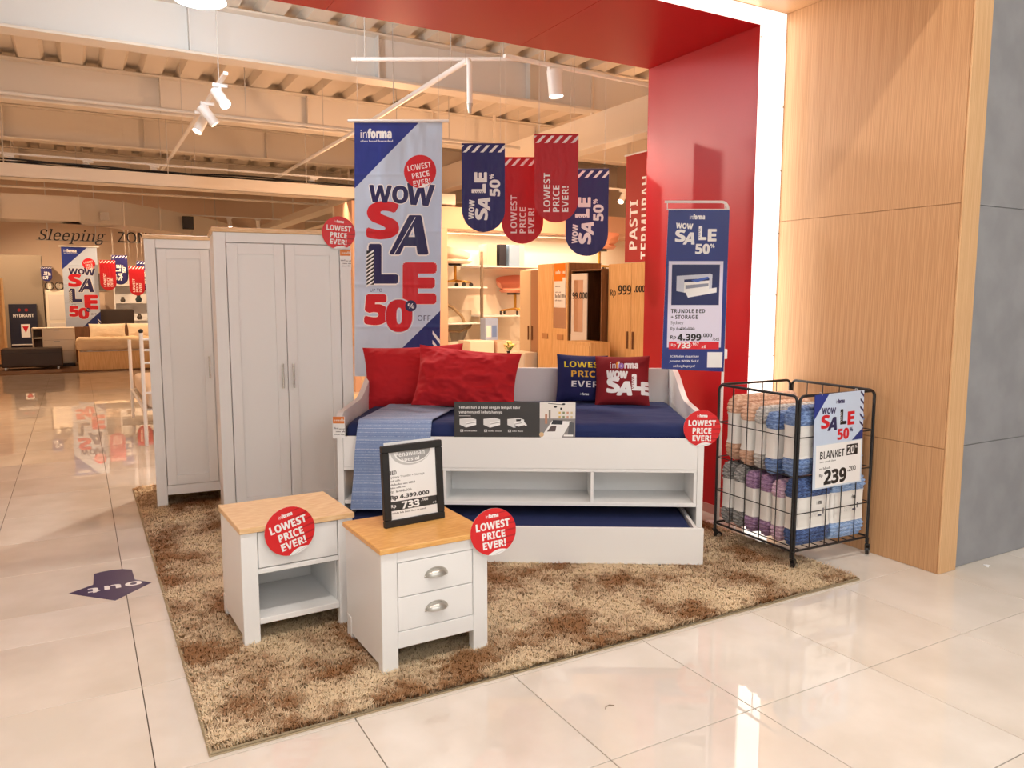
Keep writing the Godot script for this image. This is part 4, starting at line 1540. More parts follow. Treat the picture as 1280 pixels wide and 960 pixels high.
func day_bed() -> void:
	var at := Vector3(1.192, 0.0, -4.07)
	var turn := -31.2
	var t := thing("day_bed", "white day bed with shelf compartments and a half open trundle drawer", "bed", at, turn)
	var B := Transform3D(Basis(Vector3.UP, deg_to_rad(turn)), at)
	var W := 1.98
	# end panels with a swept arm
	var prof := [Vector2(-1.0, 0.005), Vector2(0.0, 0.005), Vector2(0.0, 0.735), Vector2(-0.005, 0.755), Vector2(-0.018, 0.77), Vector2(-0.04, 0.777), Vector2(-0.2, 0.782), Vector2(-0.4, 0.788)]
	for i in range(1, 13):
		var k := i / 12.0
		prof.append(Vector2(lerpf(-0.4, -0.9, k), 0.788 + 0.15 * (k * k * (3 - 2 * k))))
	prof.append(Vector2(-0.95, 0.941))
	prof.append(Vector2(-1.0, 0.941))
	for x in [[0.0, 0.032], [W - 0.032, W]]:
		var e := MB.new()
		e.xf = Transform3D(Basis(Vector3(0, 0, 1), Vector3(0, 1, 0), Vector3(-1, 0, 0)), Vector3.ZERO)
		e.prism(PackedVector2Array(prof), -x[1], -x[0])
		part("end_panel", e, M.white, t)
	part("back_panel", bx(Vector3(0.033, 0.25, -1.0), Vector3(W - 0.033, 0.932, -0.978), 0.003), M.white, t)
	part("front_board", bx(Vector3(0.033, 0.476, -0.02), Vector3(W - 0.033, 0.645, -0.001), 0.002), M.white, t)
	part("shelf_top", bx(Vector3(0.033, 0.458, -0.28), Vector3(W - 0.033, 0.4755, -0.003), 0.001), M.white, t)
	part("shelf_bottom", bx(Vector3(0.033, 0.27, -0.28), Vector3(W - 0.033, 0.291, -0.002), 0.0015), M.white, t)
	part("shelf_back", bx(Vector3(0.58, 0.2915, -0.28), Vector3(W - 0.033, 0.4575, -0.27), 0.001), M.white_in, t)
	for x in [0.576, 1.377, W - 0.05]:
		part("divider", bx(Vector3(x, 0.2915, -0.268), Vector3(x + 0.017, 0.4575, -0.004), 0.001), M.white, t)
	part("slat_base", bx(Vector3(0.033, 0.50, -0.975), Vector3(W - 0.033, 0.515, -0.021), 0.001), M.white_in, t)
	var tr := Node3D.new()
	tr.name = "trundle_drawer"
	t.add_child(tr)
	part("front_panel", bx(Vector3(0.036, 0.018, 0.182), Vector3(1.948, 0.213, 0.2), 0.002), M.white, tr)
	part("side_rail", bx(Vector3(0.04, 0.05, -0.72), Vector3(0.058, 0.212, 0.1815), 0.0015), M.white, tr)
	part("side_rail", bx(Vector3(1.9, 0.05, -0.72), Vector3(1.918, 0.212, 0.1815), 0.0015), M.white, tr)
	part("bottom_board", bx(Vector3(0.058, 0.05, -0.72), Vector3(1.9, 0.064, 0.1815), 0.001), M.white_in, tr)
	var wr := FastNoiseLite.new()
	wr.seed = 2
	wr.frequency = 2.2
	var ms := MB.new()
	ms.rbox(Vector3(0.06, 0.065, -0.7), Vector3(1.898, 0.2, 0.18), 0.02, 12)
	part("trundle_mattress", ms, M.navy_cloth, tr)

	# mattress in a navy sheet
	var mt := MB.new()
	mt.rbox(Vector3(0.036, 0.516, -0.976), Vector3(W - 0.036, 0.722, -0.024), 0.045, 44, func(p, d): return 0.006 * wr.get_noise_3d(p.x * 1.2, p.y * 2.0, p.z * 3.0) + 0.004 * wr.get_noise_3d(p.x * 2.0, p.y * 9.0, p.z * 9.0) - 0.005)
	var mo := solo("mattress", mt, M.navy_cloth, "thick mattress in a navy blue sheet on the white day bed", "mattress", at, turn)

	# pillows and cushions
	var pil := [
		["pillow", "crimson pillow leaning in the corner behind the other crimson pillow", Vector3(0.305, 0.892, -0.74), Vector3(-16, 4, 2.5), 0.64, 0.41, 0.17, 3],
		["pillow", "crumpled crimson pillow lying in front of the other crimson pillow", Vector3(0.66, 0.904, -0.52), Vector3(-20, -2, -5.0), 0.63, 0.38, 0.16, 9],
	]
	for p in pil:
		var o := solo(p[0], soft(p[4], p[5], p[6], p[7], 0.022 if p[7] == 9 else 0.009, M.red_cloth), null, p[1], "pillow", Vector3.ZERO, 0.0, "crimson pillows on the day bed")
		o.transform = B * Transform3D(Basis.from_euler(p[3] * PI / 180.0), p[2])
	var cu := [
		[true, "navy printed cushion with yellow lettering, against the bed's back panel", Vector3(1.375, 0.872, -0.885), Vector3(-13, 4, -2), 0.335],
		[false, "dark red printed cushion with white lettering, overlapping the navy cushion", Vector3(1.625, 0.868, -0.80), Vector3(-14, -8, 1), 0.345],
	]
	for c in cu:
		var ink := cushion_print(c[0])
		var sm := mat(rgb(26, 28, 84) if c[0] else rgb(134, 16, 26), 0.85)
		var face := printed(ink, 0.85)
		var o := solo("printed_cushion", soft(c[4], c[4] * 0.93, 0.13, 21 if c[0] else 24, 0.004, sm, face, 0.05), null, c[1], "cushion", Vector3.ZERO, 0.0, "printed cushions on the day bed")
		o.transform = B * Transform3D(Basis.from_euler(c[3] * PI / 180.0), c[2])

	# throw over the left end
	var path := PackedVector3Array()
	for i in 15:
		path.append(Vector3(0, 0.7325, -0.62 + 0.58 * i / 14.0))
	path.append(Vector3(0, 0.727, -0.022))
	path.append(Vector3(0, 0.712, -0.008))
	path.append(Vector3(0, 0.69, 0.0))
	path.append(Vector3(0, 0.66, 0.008))
	for i in 18:
		path.append(Vector3(0, 0.63 - 0.385 * i / 17.0, 0.011 + 0.006 * sin(i * 0.5)))
	var n := path.size() - 1
	var tn := FastNoiseLite.new()
	tn.seed = 31
	tn.frequency = 4.0
	var th := func(u: float, v: float) -> Vector3:
		var k := clampi(roundi(v * n), 0, n)
		var p := path[k]
		var back := clampf((-0.02 - p.z) / 0.6, 0.0, 1.0)
		var hang := clampf((0.7 - p.y) / 0.46, 0.0, 1.0) if p.z > -0.015 else 0.0
		var xl := lerpf(lerpf(0.115, 0.07, hang), 0.17, back)
		var xr := lerpf(lerpf(0.515, 0.495, hang), 0.62, back)
		var x := lerpf(xl, xr, u)
		var q := Vector3(x, p.y, p.z)
		q.y += 0.004 * (1.0 + tn.get_noise_2d(x * 2.0, p.z * 3.0)) * (1.0 if back > 0.0 else 0.0)
		q.z += (0.006 * (1.0 + tn.get_noise_2d(x * 2.5, p.y * 0.6)) if hang > 0.0 else 0.0)
		q.z -= back * 0.06 * (u - 0.3)
		return q
	var ink2 := Ink.new(128, 1024, rgb(120, 142, 186))
	var rg := RandomNumberGenerator.new()
	rg.seed = 3
	for i in 256:
		var c := rgb(140, 160, 198).lerp(rgb(104, 127, 176), rg.randf())
		for x in 128:
			var cc := c.lerp(rgb(150, 168, 202), rg.randf() * 0.45)
			if i % 5 == 0:
				cc = rgb(206, 215, 230).lerp(c, rg.randf() * 0.6 + (0.35 if i % 15 else 0.0))
			ink2.rect(x, i * 4, 1, 4, cc)
	var tmesh := MB.new()
	tmesh.grid(28, n, th, Vector3(0, 1, 1))
	var tm := mat(Color.WHITE, 0.95, {"rim_enabled": true, "rim": 0.4})
	tm.albedo_texture = ink2.tex()
	var low := MB.new()
	low.grid(28, n, func(u, v): return th.call(u, v) + (Vector3(0, -0.004, 0) if v < 0.45 else Vector3(0, 0, -0.004)), Vector3(0, -1, -1))
	var both := ArrayMesh.new()
	tmesh.into(both)
	low.into(both)
	both.surface_set_material(0, tm)
	both.surface_set_material(1, tm)
	solo("throw_blanket", both, null, "pale blue ribbed throw hanging over the day bed's front", "throw", at, turn)


func cord(a: Vector3, b: Vector3, parent: Node3D) -> void:
	var w := MB.new()
	w.cyl(a, b, 0.0012, 0.0012, 5)
	part("cord", w, M.wire, parent)


func hung_banner(label: String, at: Vector3, turn: float, w: float, h: float, face: Material, roll: float) -> void:
	# origin: middle of the top edge
	var t := thing("sale_banner", label, "banner", at, turn)
	var rod := MB.new()
	rod.cyl(Vector3(-w / 2 - 0.045, 0.008, 0), Vector3(w / 2 + 0.045, 0.008, 0), 0.011, 0.011, 12)
	part("rod", rod, M.rod, t)
	var no := FastNoiseLite.new()
	no.seed = 12
	no.frequency = 1.4
	var f := func(u: float, v: float) -> Vector3:
		var x := (u - 0.5) * w
		var y := -v * h
		var z := 0.012 * no.get_noise_2d(x * 1.5, y * 0.5) * minf(1.0, v * 6.0)
		for c in [0.2, 0.42, 0.63, 0.8]:
			z += 0.0025 * exp(-pow((v - c) / 0.006, 2.0))
		return Vector3(x - sin(deg_to_rad(roll)) * y, y, z)
	var am := ArrayMesh.new()
	var a := MB.new()
	a.grid(14, 240, f, Vector3.BACK)
	a.into(am)
	var b := MB.new()
	b.grid(14, 60, func(u, v): return f.call(u, v) + Vector3(0, 0, -0.002), Vector3.FORWARD)
	b.into(am)
	am.surface_set_material(0, face)
	am.surface_set_material(1, M.paper)
	part("cloth", am, null, t)
	for s in [-1, 1]:
		cord(Vector3(s * w * 0.46, 0.015, 0), Vector3(s * w * 0.46, 3.95 - at.y, 0), t)


func pennant(label: String, at: Vector3, turn: float, w: float, h: float, face: Material, rest: Material, group: String, top := 3.95) -> void:
	# origin: middle of the top edge
	var t := thing("sale_pennant", label, "pennant", at, turn, group)
	var o := PackedVector2Array([Vector2(w / 2, 0), Vector2(-w / 2, 0)])
	for i in 19:
		var a := PI + PI * i / 18.0
		o.append(Vector2(w / 2 * cos(a), -(h - w * 0.5) + w * 0.5 * sin(a)))
	part("cloth", sheet(o, 0.002, face, rest), null, t)
	var hem := MB.new()
	hem.cyl(Vector3(-w / 2, 0.002, -0.001), Vector3(w / 2, 0.002, -0.001), 0.003, 0.003, 6)
	part("hem_rod", hem, rest, t)
	for s in [-1, 1]:
		cord(Vector3(s * w * 0.4, 0.003, 0), Vector3(s * w * 0.4, top - at.y, 0), t)


func sticker(label: String, xf: Transform3D, r := 0.1) -> void:
	var o := solo("round_sticker", sheet(round_outline(r), 0.0015, M.sticker, M.paper), null, label, "sticker", Vector3.ZERO, 0.0, "round red offer stickers")
	o.transform = xf


func signs() -> void:
	# tall banner behind the bed
	hung_banner("tall pale blue sale banner with red and navy letters behind the day bed", Vector3(2.041, 2.615, -5.276), FACING, 0.619, 1.795, creased(printed(banner_print(2.9), 0.38), 0.5), -1.2)

	# four pennants in the entrance
	M.pen_blue = creased(printed(pennant_print(true), 0.5), 0.35)
	M.pen_red = creased(printed(pennant_print(false), 0.5), 0.35, 0.012, 9)
	M.pen_blue_back = mat(Color(0.13, 0.12, 0.40), 0.5)
	M.pen_red_back = mat(Color(0.72, 0.04, 0.11), 0.5)
	var g := "rounded pennants hanging in the entrance"
	pennant("navy rounded pennant nearest the tall sale banner", Vector3(2.469, 2.429, -4.807), FACING, 0.295, 0.59, M.pen_blue, M.pen_blue_back, g)
	pennant("red rounded pennant hanging lower, behind the other red pennant", Vector3(2.878, 2.399, -4.979), FACING, 0.305, 0.615, M.pen_red, M.pen_red_back, g)
	pennant("red rounded pennant hanging highest, in front", Vector3(2.903, 2.492, -4.564), FACING, 0.3, 0.588, M.pen_red, M.pen_red_back, g)
	pennant("navy rounded pennant nearest the red portal wall", Vector3(3.289, 2.315, -4.748), FACING, 0.312, 0.62, M.pen_blue, M.pen_blue_back, g)

	# red banner just inside the portal, seen from the side
	var k := Ink.new(600, 510, Color(0.66, 0.05, 0.09))
	k.text("PASTI", 70, 38, 276, 72, WHITE)
	k.text("TERMURAH", 12, 142, 456, 80, WHITE)
	k.turned(1)
	var rb := thing("red_banner", "dark red vertical banner with white lettering beside the portal's red wall", "banner", Vector3(4.6, 2.71, -6.0), -90.0)
	part("cloth", sheet(rect_outline(0, -0.99, 0.85, 0), 0.003, printed(k, 0.5), mat(Color(0.66, 0.05, 0.09), 0.6)), null, rb)
	var rr := MB.new()
	rr.cyl(Vector3(-0.02, 0.006, 0), Vector3(0.87, 0.006, 0), 0.008, 0.008, 10)
	part("rod", rr, M.rod, rb)
	for x in [0.1, 0.75]:
		cord(Vector3(x, 0.01, 0), Vector3(x, 1.24, 0), rb)

	# poster on a stand between bed and portal
	var st := thing("poster_stand", "white metal stand carrying the blue poster by the red wall", "stand", Vector3(3.352, 0.0, -3.398), FACING)
	var bm := MB.new()
	bm.lathe([Vector2(0, 0.012), Vector2(0.1, 0.012), Vector2(0.104, 0.008), Vector2(0.104, 0.0), Vector2(0, 0.0)], 28)
	part("base", bm, M.rod, st)
	var pm := MB.new()
	var pts := PackedVector3Array([Vector3(0, 0.01, 0), Vector3(0, 1.0, 0), Vector3(0, 1.9, 0)])
	for i in 7:
		var a := PI / 2 * i / 6.0
		pts.append(Vector3(-0.04 + 0.04 * cos(a), 1.91 + 0.04 * sin(a), 0))
	pts.append(Vector3(-0.37, 1.95, 0))
	pm.tube(pts, 0.008, 10)
	part("pole", pm, M.rod, st)
	part("clamp", bx(Vector3(-0.014, 1.03, -0.014), Vector3(0.02, 1.09, 0.016), 0.003), M.rod, st)
	var hk := MB.new()
	hk.tube(PackedVector3Array([Vector3(-0.355, 1.95, 0), Vector3(-0.355, 1.905, 0.004), Vector3(-0.33, 1.905, 0.01)]), 0.003, 6)
	hk.tube(PackedVector3Array([Vector3(-0.02, 1.95, 0), Vector3(-0.02, 1.905, 0.01)]), 0.003, 6)
	hk.tube(PackedVector3Array([Vector3(-0.36, 1.905, 0.012), Vector3(-0.004, 1.905, 0.012)]), 0.004, 6)
	part("hook_rail", hk, M.rod, st)
	var po := solo("sale_poster", sheet(PackedVector2Array([Vector2(-0.372, 0.972), Vector2(0.0, 0.955), Vector2(0.004, 1.902), Vector2(-0.352, 1.900)]), 0.002, printed(poster_print(), 0.25), M.paper), null, "tall blue poster picturing a white day bed, hung on the stand", "poster", Vector3(3.352, 0.0, -3.398), FACING)
	po.translate_object_local(Vector3(0, 0, 0.02))

	# round stickers
	M.sticker = printed(sticker_print(), 0.4)
	sticker("round red sticker tilted on the front of the open shelf bedside table", Transform3D(Basis(Vector3.UP, deg_to_rad(2.2)) * Basis(Vector3.BACK, deg_to_rad(14)), Vector3(0.697, 0.464, -3.066)), 0.101)
	sticker("round red sticker at the top corner of the two drawer bedside table", Transform3D(Basis(Vector3.UP, deg_to_rad(-8)) * Basis(Vector3.BACK, deg_to_rad(5)), Vector3(1.362, 0.494, -2.576)), 0.094)
	var B := Transform3D(Basis(Vector3.UP, deg_to_rad(-31.2)), Vector3(1.192, 0.0, -4.07))
	sticker("round red sticker on the day bed's front corner next to the blanket cart", B * Transform3D(Basis.IDENTITY, Vector3(1.965, 0.703, 0.004)), 0.098)
	sticker("round red sticker at the wardrobe's upper corner", Transform3D(Basis(Vector3.UP, deg_to_rad(-14)) * Basis(Vector3.BACK, deg_to_rad(-4)), Vector3(1.382, 1.775, -4.575)), 0.097)

	# price tags
	var tg := sheet(rect_outline(-0.034, -0.12, 0.034, 0), 0.001, printed(tag_print(), 0.5), M.paper)
	solo("price_tag", tg, null, "small orange and white price tag under the wardrobe's sticker", "price tag", Vector3(1.424, 1.68, -4.592), -6.0, "orange and white price tags")
	var t2 := solo("price_tag", tg, null, "small orange and white price tag on the bed's left front corner", "price tag", Vector3.ZERO, 0.0, "orange and white price tags")
	t2.transform = B * Transform3D(Basis.IDENTITY, Vector3(0.012, 0.755, 0.004))

	# dark card leaning on the bed's front
	var cd := solo("info_card", sheet(rect_outline(0.64, 0.646, 1.291, 0.837), 0.003, printed(card_print(), 0.45), M.black), null, "dark grey card with three small bed pictures on the day bed's front edge", "card", Vector3.ZERO)
	cd.transform = B * Transform3D(Basis.IDENTITY, Vector3(0, 0, -0.004))

	# arrow stuck on the floor, its word upside down from here
	var ar := PackedVector2Array([Vector2(0.08, 3.898), Vector2(0.246, 4.066), Vector2(0.172, 4.13)])
	ar = PackedVector2Array([Vector2(0.08, 3.898), Vector2(0.246, 4.066), Vector2(0.176, 4.15), Vector2(0.172, 4.31), Vector2(0.13, 4.345), Vector2(0.08, 4.355), Vector2(0.03, 4.35), Vector2(0.0, 4.335), Vector2(-0.006, 4.17), Vector2(-0.11, 4.1)])
	var ki := Ink.new(356, 457, Color(0.17, 0.16, 0.36))
	ki.text("out", 80, 232, 234, 70, WHITE, {"rot": 180.0})
	var ao := solo("floor_arrow", sheet(ar, 0.0006, printed(ki, 0.3), mat(Color(0.17, 0.16, 0.36), 0.5)), null, "navy arrow sticker on the floor tiles pointing out of the shop", "floor sticker")
	ao.rotation_degrees.x = -90.0
	ao.position.y = 0.0009

	# scraps of litter on the floor
	var sc := MB.new()
	sc.box(Vector3(-0.02, 0, -0.006), Vector3(0.02, 0.003, 0.006), 0.001)
	sc.box(Vector3(-0.006, 0.002, -0.018), Vector3(0.01, 0.005, 0.012), 0.001)
	solo("paper_scrap", sc, M.paper, "tiny crumpled white scrap on the tiles by the grey wall", "scrap", Vector3(4.08, 0.0005, -2.19), 30.0)
	var hr := MB.new()
	hr.tube(PackedVector3Array([Vector3(-0.02, 0.002, 0), Vector3(-0.01, 0.002, -0.012), Vector3(0.008, 0.002, -0.014), Vector3(0.02, 0.002, -0.004)]), 0.0018, 5)
	solo("thread_scrap", hr, mat(rgb(150, 132, 110), 0.8), "curled bit of thread on the front tiles", "scrap", Vector3(1.52, 0.0, -2.02))


func ring_pt(a: float, hx: float, hz: float) -> Vector2:
	# a rounded rectangle
	var c := cos(a)
	var s := sin(a)
	var e := 0.34
	return Vector2(hx * signf(c) * pow(absf(c), e), hz * signf(s) * pow(absf(s), e))


func bundle(called: String, label: String, at: Transform3D, lx: float, th: float, h: float, fab: Material, seed_n: int, front: bool) -> void:
	var t := thing(called, label, "blanket", Vector3.ZERO, 0.0, "folded plush blankets in the wire cart")
	t.transform = at
	var no := FastNoiseLite.new()
	no.seed = seed_n
	no.frequency = 9.0
	var prof := func(v: float) -> float:
		# how far the bundle swells at height v; the sleeve pinches its middle
		var d := pow(maxf(0.0, 1.0 - pow(absf(2.0 * v - 1.0), 5.0)), 0.45)
		var p := 1.0 - 0.13 * smoothstep(0.24, 0.34, v) * (1.0 - smoothstep(0.66, 0.76, v))
		return d * p
	var ribs := 17.0
	var f := func(u: float, v: float) -> Vector3:
		var a := TAU * u
		var k: float = prof.call(v)
		var r := ring_pt(a, lx / 2 * lerpf(1.0, k, 0.25 if k > 0.3 else 1.0), th / 2 * k)
		if k <= 0.3:
			r = ring_pt(a, lx / 2 * lerpf(0.86, 0.93, k / 0.3), th / 2 * k)
		var w := 0.007 * absf(sin(PI * v * ribs)) + 0.008 * no.get_noise_3d(r.x * 2.0, v * 0.5, r.y * 2.0)
		var n := Vector2(r.x / (lx * lx), r.y / (th * th)).normalized()
		w *= 1.0 - smoothstep(0.2, 0.28, v) * (1.0 - smoothstep(0.72, 0.8, v))
		r += n * w * minf(1.0, k * 2.0)
		# the loops of the folds show on the short ends
		if absf(cos(a)) > 0.8 and (v < 0.25 or v > 0.75):
			r.x += signf(r.x) * 0.006 * sin(r.y / th * TAU * 2.5)
		return Vector3(r.x, v * h, r.y)
	var m := MB.new()
	m.grid(44, 68, f, Vector3(-1, 0, 0), true)
	part("folded_fabric", m, fab, t)
	var sl := MB.new()
	sl.grid(44, 10, func(u, v):
		var vv := lerpf(0.27, 0.73, v)
		var k: float = prof.call(vv)
		var r := ring_pt(TAU * u, lx / 2 * lerpf(1.0, k, 0.25) + 0.004, th / 2 * k + 0.004)
		return Vector3(r.x, vv * h, r.y), Vector3(-1, 0, 0), true)
	var so := part("paper_sleeve", sl, M.sleeve, t)
	if front:
		var q := MB.new()
		q.quad(Vector3(-lx * 0.42, h * 0.70, 0), Vector3(lx * 0.42, h * 0.70, 0), Vector3(lx * 0.42, h * 0.30, 0), Vector3(-lx * 0.42, h * 0.30, 0), Vector3.BACK, Rect2(0, 0, 1, 1))
		var qo := part("printed_label", q, M.sleeve_print, so)
		qo.position.z = th / 2 * 0.87 + 0.0055


func plush(a: Color, b: Color, seed_n: int) -> StandardMaterial3D:
	var m := mat(Color.WHITE, 0.95, {"rim_enabled": true, "rim": 0.5})
	var t := noise_tex(0.05, a, b, seed_n, 3, 256)
	t.color_ramp.offsets = PackedFloat32Array([0.38, 0.62])
	m.albedo_texture = t
	m.uv1_triplanar = true
	m.uv1_scale = Vector3(2.5, 22, 2.5)
	return m


func blanket_cart() -> void:
	M.sleeve = mat(rgb(240, 238, 234), 0.7)
	M.sleeve_print = printed(sleeve_print(), 0.7)
	var base := Vector3(3.12, 0.0, -2.635)
	var turn := -2.5
	var t := thing("wire_cart", "black wire basket cart on castors full of blankets", "cart", base, turn)
	var W := 0.565
	var D := 0.585
	# four side frames with round corners, each with its wires
	var sides := [
		[Vector3(0, 0, 0), Vector3(W, 0, 0)],
		[Vector3(0, 0, -D), Vector3(0, 0, 0)],
		[Vector3(W, 0, 0), Vector3(W, 0, -D)],
		[Vector3(W, 0, -D), Vector3(0, 0, -D)],
	]
	for s in sides:
		var a: Vector3 = s[0]
		var b: Vector3 = s[1]
		var d := (b - a).normalized()
		a += d * 0.009
		b -= d * 0.009
		var pn := Node3D.new()
		pn.name = "side_panel"
		t.add_child(pn, true)
		var pts := PackedVector3Array([a + Vector3.UP * 0.07, a + Vector3.UP * 0.5])
		for i in 6:
			var an := PI / 2 * i / 5.0
			pts.append(a + d * 0.03 * (1.0 - cos(an)) + Vector3.UP * (0.875 + 0.03 * sin(an)))
		for i in 6:
			var an := PI / 2 * i / 5.0
			pts.append(b - d * 0.03 * (1.0 - sin(an)) + Vector3.UP * (0.875 + 0.03 * cos(an)))
		pts.append(b + Vector3.UP * 0.5)
		pts.append(b + Vector3.UP * 0.07)
		var fm := MB.new()
		fm.tube(pts, 0.0075, 8)
		part("frame_tube", fm, M.black, pn)
		for y in [0.105, 0.298, 0.49, 0.692]:
			var w := MB.new()
			w.cyl(a + Vector3.UP * y, b + Vector3.UP * y, 0.0028 if y > 0.2 else 0.006, 0.0028 if y > 0.2 else 0.006, 6)
			part("wire", w, M.black, pn)
		for i in range(1, 5):
			var p := a.lerp(b, i / 5.0)
			var w := MB.new()
			w.cyl(p + Vector3.UP * 0.1, p + Vector3.UP * 0.902, 0.0028, 0.0028, 6)
			part("wire", w, M.black, pn)
	for i in range(1, 8):
		var w := MB.new()
		w.cyl(Vector3(W * i / 8.0, 0.1, -0.005), Vector3(W * i / 8.0, 0.1, -D + 0.005), 0.0028, 0.0028, 6)
		part("floor_wire", w, M.black, t)
	for c in [[Vector3(0.004, 0, 0.0), 20.0, 0.004], [Vector3(W - 0.004, 0, 0.0), 35.0, 0.0], [Vector3(0.004, 0, -D), -15.0, 0.004], [Vector3(W - 0.004, 0, -D), 10.0, 0.0]]:
		var k := Node3D.new()
		k.name = "castor"
		t.add_child(k, true)
		k.position = c[0] + Vector3(0, c[2], 0)
		k.rotation_degrees.y = c[1]
		var sm := MB.new()
		sm.cyl(Vector3(0, 0.055, 0), Vector3(0, 0.1, 0), 0.006, 0.008, 8)
		part("stem", sm, M.black, k)
		var fk := MB.new()
		for sx in [-1, 1]:
			fk.xf = Transform3D.IDENTITY
			fk.prism(PackedVector2Array([Vector2(-0.012, 0.062), Vector2(0.012, 0.062), Vector2(0.03, 0.028), Vector2(0.022, 0.018), Vector2(0.01, 0.024)]), sx * 0.011 - 0.0015, sx * 0.011 + 0.0015)
		fk.box(Vector3(-0.012, 0.058, -0.012), Vector3(0.012, 0.063, 0.012), 0.001)
		part("fork", fk, M.black, k)
		var wh := MB.new()
		wh.cyl(Vector3(0.022, 0.024, -0.0085), Vector3(0.022, 0.024, 0.0085), 0.0235, 0.0235, 20)
		part("wheel", wh, M.black, k)
		var hb := MB.new()
		hb.cyl(Vector3(0.022, 0.024, -0.0135), Vector3(0.022, 0.024, 0.0135), 0.012, 0.012, 16)
		part("hub", hb, M.silver, k)

	var fab := {
		"peach": plush(rgb(198, 146, 116), rgb(234, 200, 174), 41),
		"charcoal": plush(rgb(66, 66, 70), rgb(196, 194, 190), 42),
		"light grey": plush(rgb(150, 148, 146), rgb(224, 220, 214), 43),
		"mid blue": plush(rgb(62, 92, 152), rgb(150, 178, 220), 44),
		"navy": plush(rgb(24, 38, 84), rgb(92, 122, 178), 45),
		"purple": plush(rgb(112, 76, 118), rgb(188, 156, 190), 46),
		"lilac": plush(rgb(168, 128, 160), rgb(232, 208, 222), 47),
		"pale blue": plush(rgb(104, 140, 196), rgb(182, 206, 236), 48),
	}
	var X := Transform3D(Basis(Vector3.UP, deg_to_rad(turn)), base)
	# [colour, x, z, length, thickness, base height, height, lean, front label, where]
	var L := [
		["charcoal", 0.16, -0.525, 0.27, 0.092, 0.112, 0.36, 0.0, false, "in the bottom layer, rearmost along the cart's side"],
		["charcoal", 0.16, -0.43, 0.27, 0.092, 0.112, 0.36, 0.0, false, "in the bottom layer, second from the rear of the cart"],
		["purple", 0.16, -0.335, 0.28, 0.092, 0.112, 0.345, 0.0, false, "in the bottom layer, next to the charcoal ones"],
		["purple", 0.17, -0.24, 0.28, 0.09, 0.112, 0.345, 0.0, false, "in the bottom layer, beside the lilac one"],
		["lilac", 0.165, -0.148, 0.28, 0.09, 0.112, 0.335, 0.0, false, "in the bottom layer behind the front navy one"],
		["navy", 0.155, -0.055, 0.26, 0.092, 0.112, 0.36, 0.0, true, "in the bottom layer at the cart's front corner post"],
		["pale blue", 0.415, -0.055, 0.25, 0.092, 0.112, 0.36, 0.0, true, "in the bottom layer at the front, below the price sign"],
		["peach", 0.285, -0.515, 0.5, 0.105, 0.478, 0.375, 0.0, false, "in the top layer at the rear of the cart"],
		["peach", 0.285, -0.405, 0.5, 0.105, 0.462, 0.36, 0.0, false, "in the top layer in front of the rearmost one"],
		["light grey", 0.285, -0.3, 0.5, 0.095, 0.462, 0.355, 0.0, false, "in the top layer between the peach and blue ones"],
		["mid blue", 0.165, -0.2, 0.29, 0.095, 0.462, 0.34, 0.0, false, "in the top layer behind the front one"],
		["mid blue", 0.155, -0.07, 0.27, 0.12, 0.478, 0.37, 0.0, true, "in the top layer at the front corner post"],
		["mid blue", 0.42, -0.09, 0.24, 0.12, 0.478, 0.34, 0.0, true, "in the top layer behind the price sign"],
	]
	var n := 0
	for b in L:
		n += 1
		bundle("folded_blanket", b[0] + " folded plush blanket " + b[9], X * Transform3D(Basis(Vector3.BACK, deg_to_rad(b[7])), Vector3(b[1], b[5], b[2])), b[3], b[4] * 0.88, b[6], fab[b[0]], 60 + n, b[8])

	var sg := thing("cart_price_sign", "blue and white blanket price sign hung on the cart's front", "price sign", Vector3.ZERO, 0.0)
	sg.transform = X * Transform3D(Basis(Vector3.BACK, deg_to_rad(1.2)), Vector3(0.0, 0, 0.012))
	part("card", sheet(rect_outline(0.118, 0.413, 0.478, 0.905), 0.003, printed(cart_sign_print(), 0.35), mat(rgb(60, 60, 120), 0.5)), null, sg)
	for x in [0.17, 0.43]:
		var h := MB.new()
		h.tube(PackedVector3Array([Vector3(x, 0.9, 0.0), Vector3(x, 0.913, -0.004), Vector3(x, 0.914, -0.016), Vector3(x, 0.905, -0.022)]), 0.002, 6)
		part("hook", h, M.wire, sg)


func letters(s: String, font: String, h: float, depth: float, skew: float) -> ArrayMesh:
	# raised lettering, capital height h, standing on y = 0
	var tm := TextMesh.new()
	tm.text = s
	tm.font = Ink.font(font)
	tm.font_size = 96
	tm.pixel_size = 1.0 / 96 * h / 0.714
	tm.depth = depth
	tm.curve_step = 2.0
	tm.horizontal_alignment = HORIZONTAL_ALIGNMENT_LEFT
	tm.vertical_alignment = VERTICAL_ALIGNMENT_BOTTOM
	var a := tm.get_mesh_arrays()
	var vs: PackedVector3Array = a[Mesh.ARRAY_VERTEX]
	for i in vs.size():
		vs[i].x += skew * vs[i].y
	a[Mesh.ARRAY_VERTEX] = vs
	var am := ArrayMesh.new()
	am.add_surface_from_arrays(Mesh.PRIMITIVE_TRIANGLES, a)
	return am


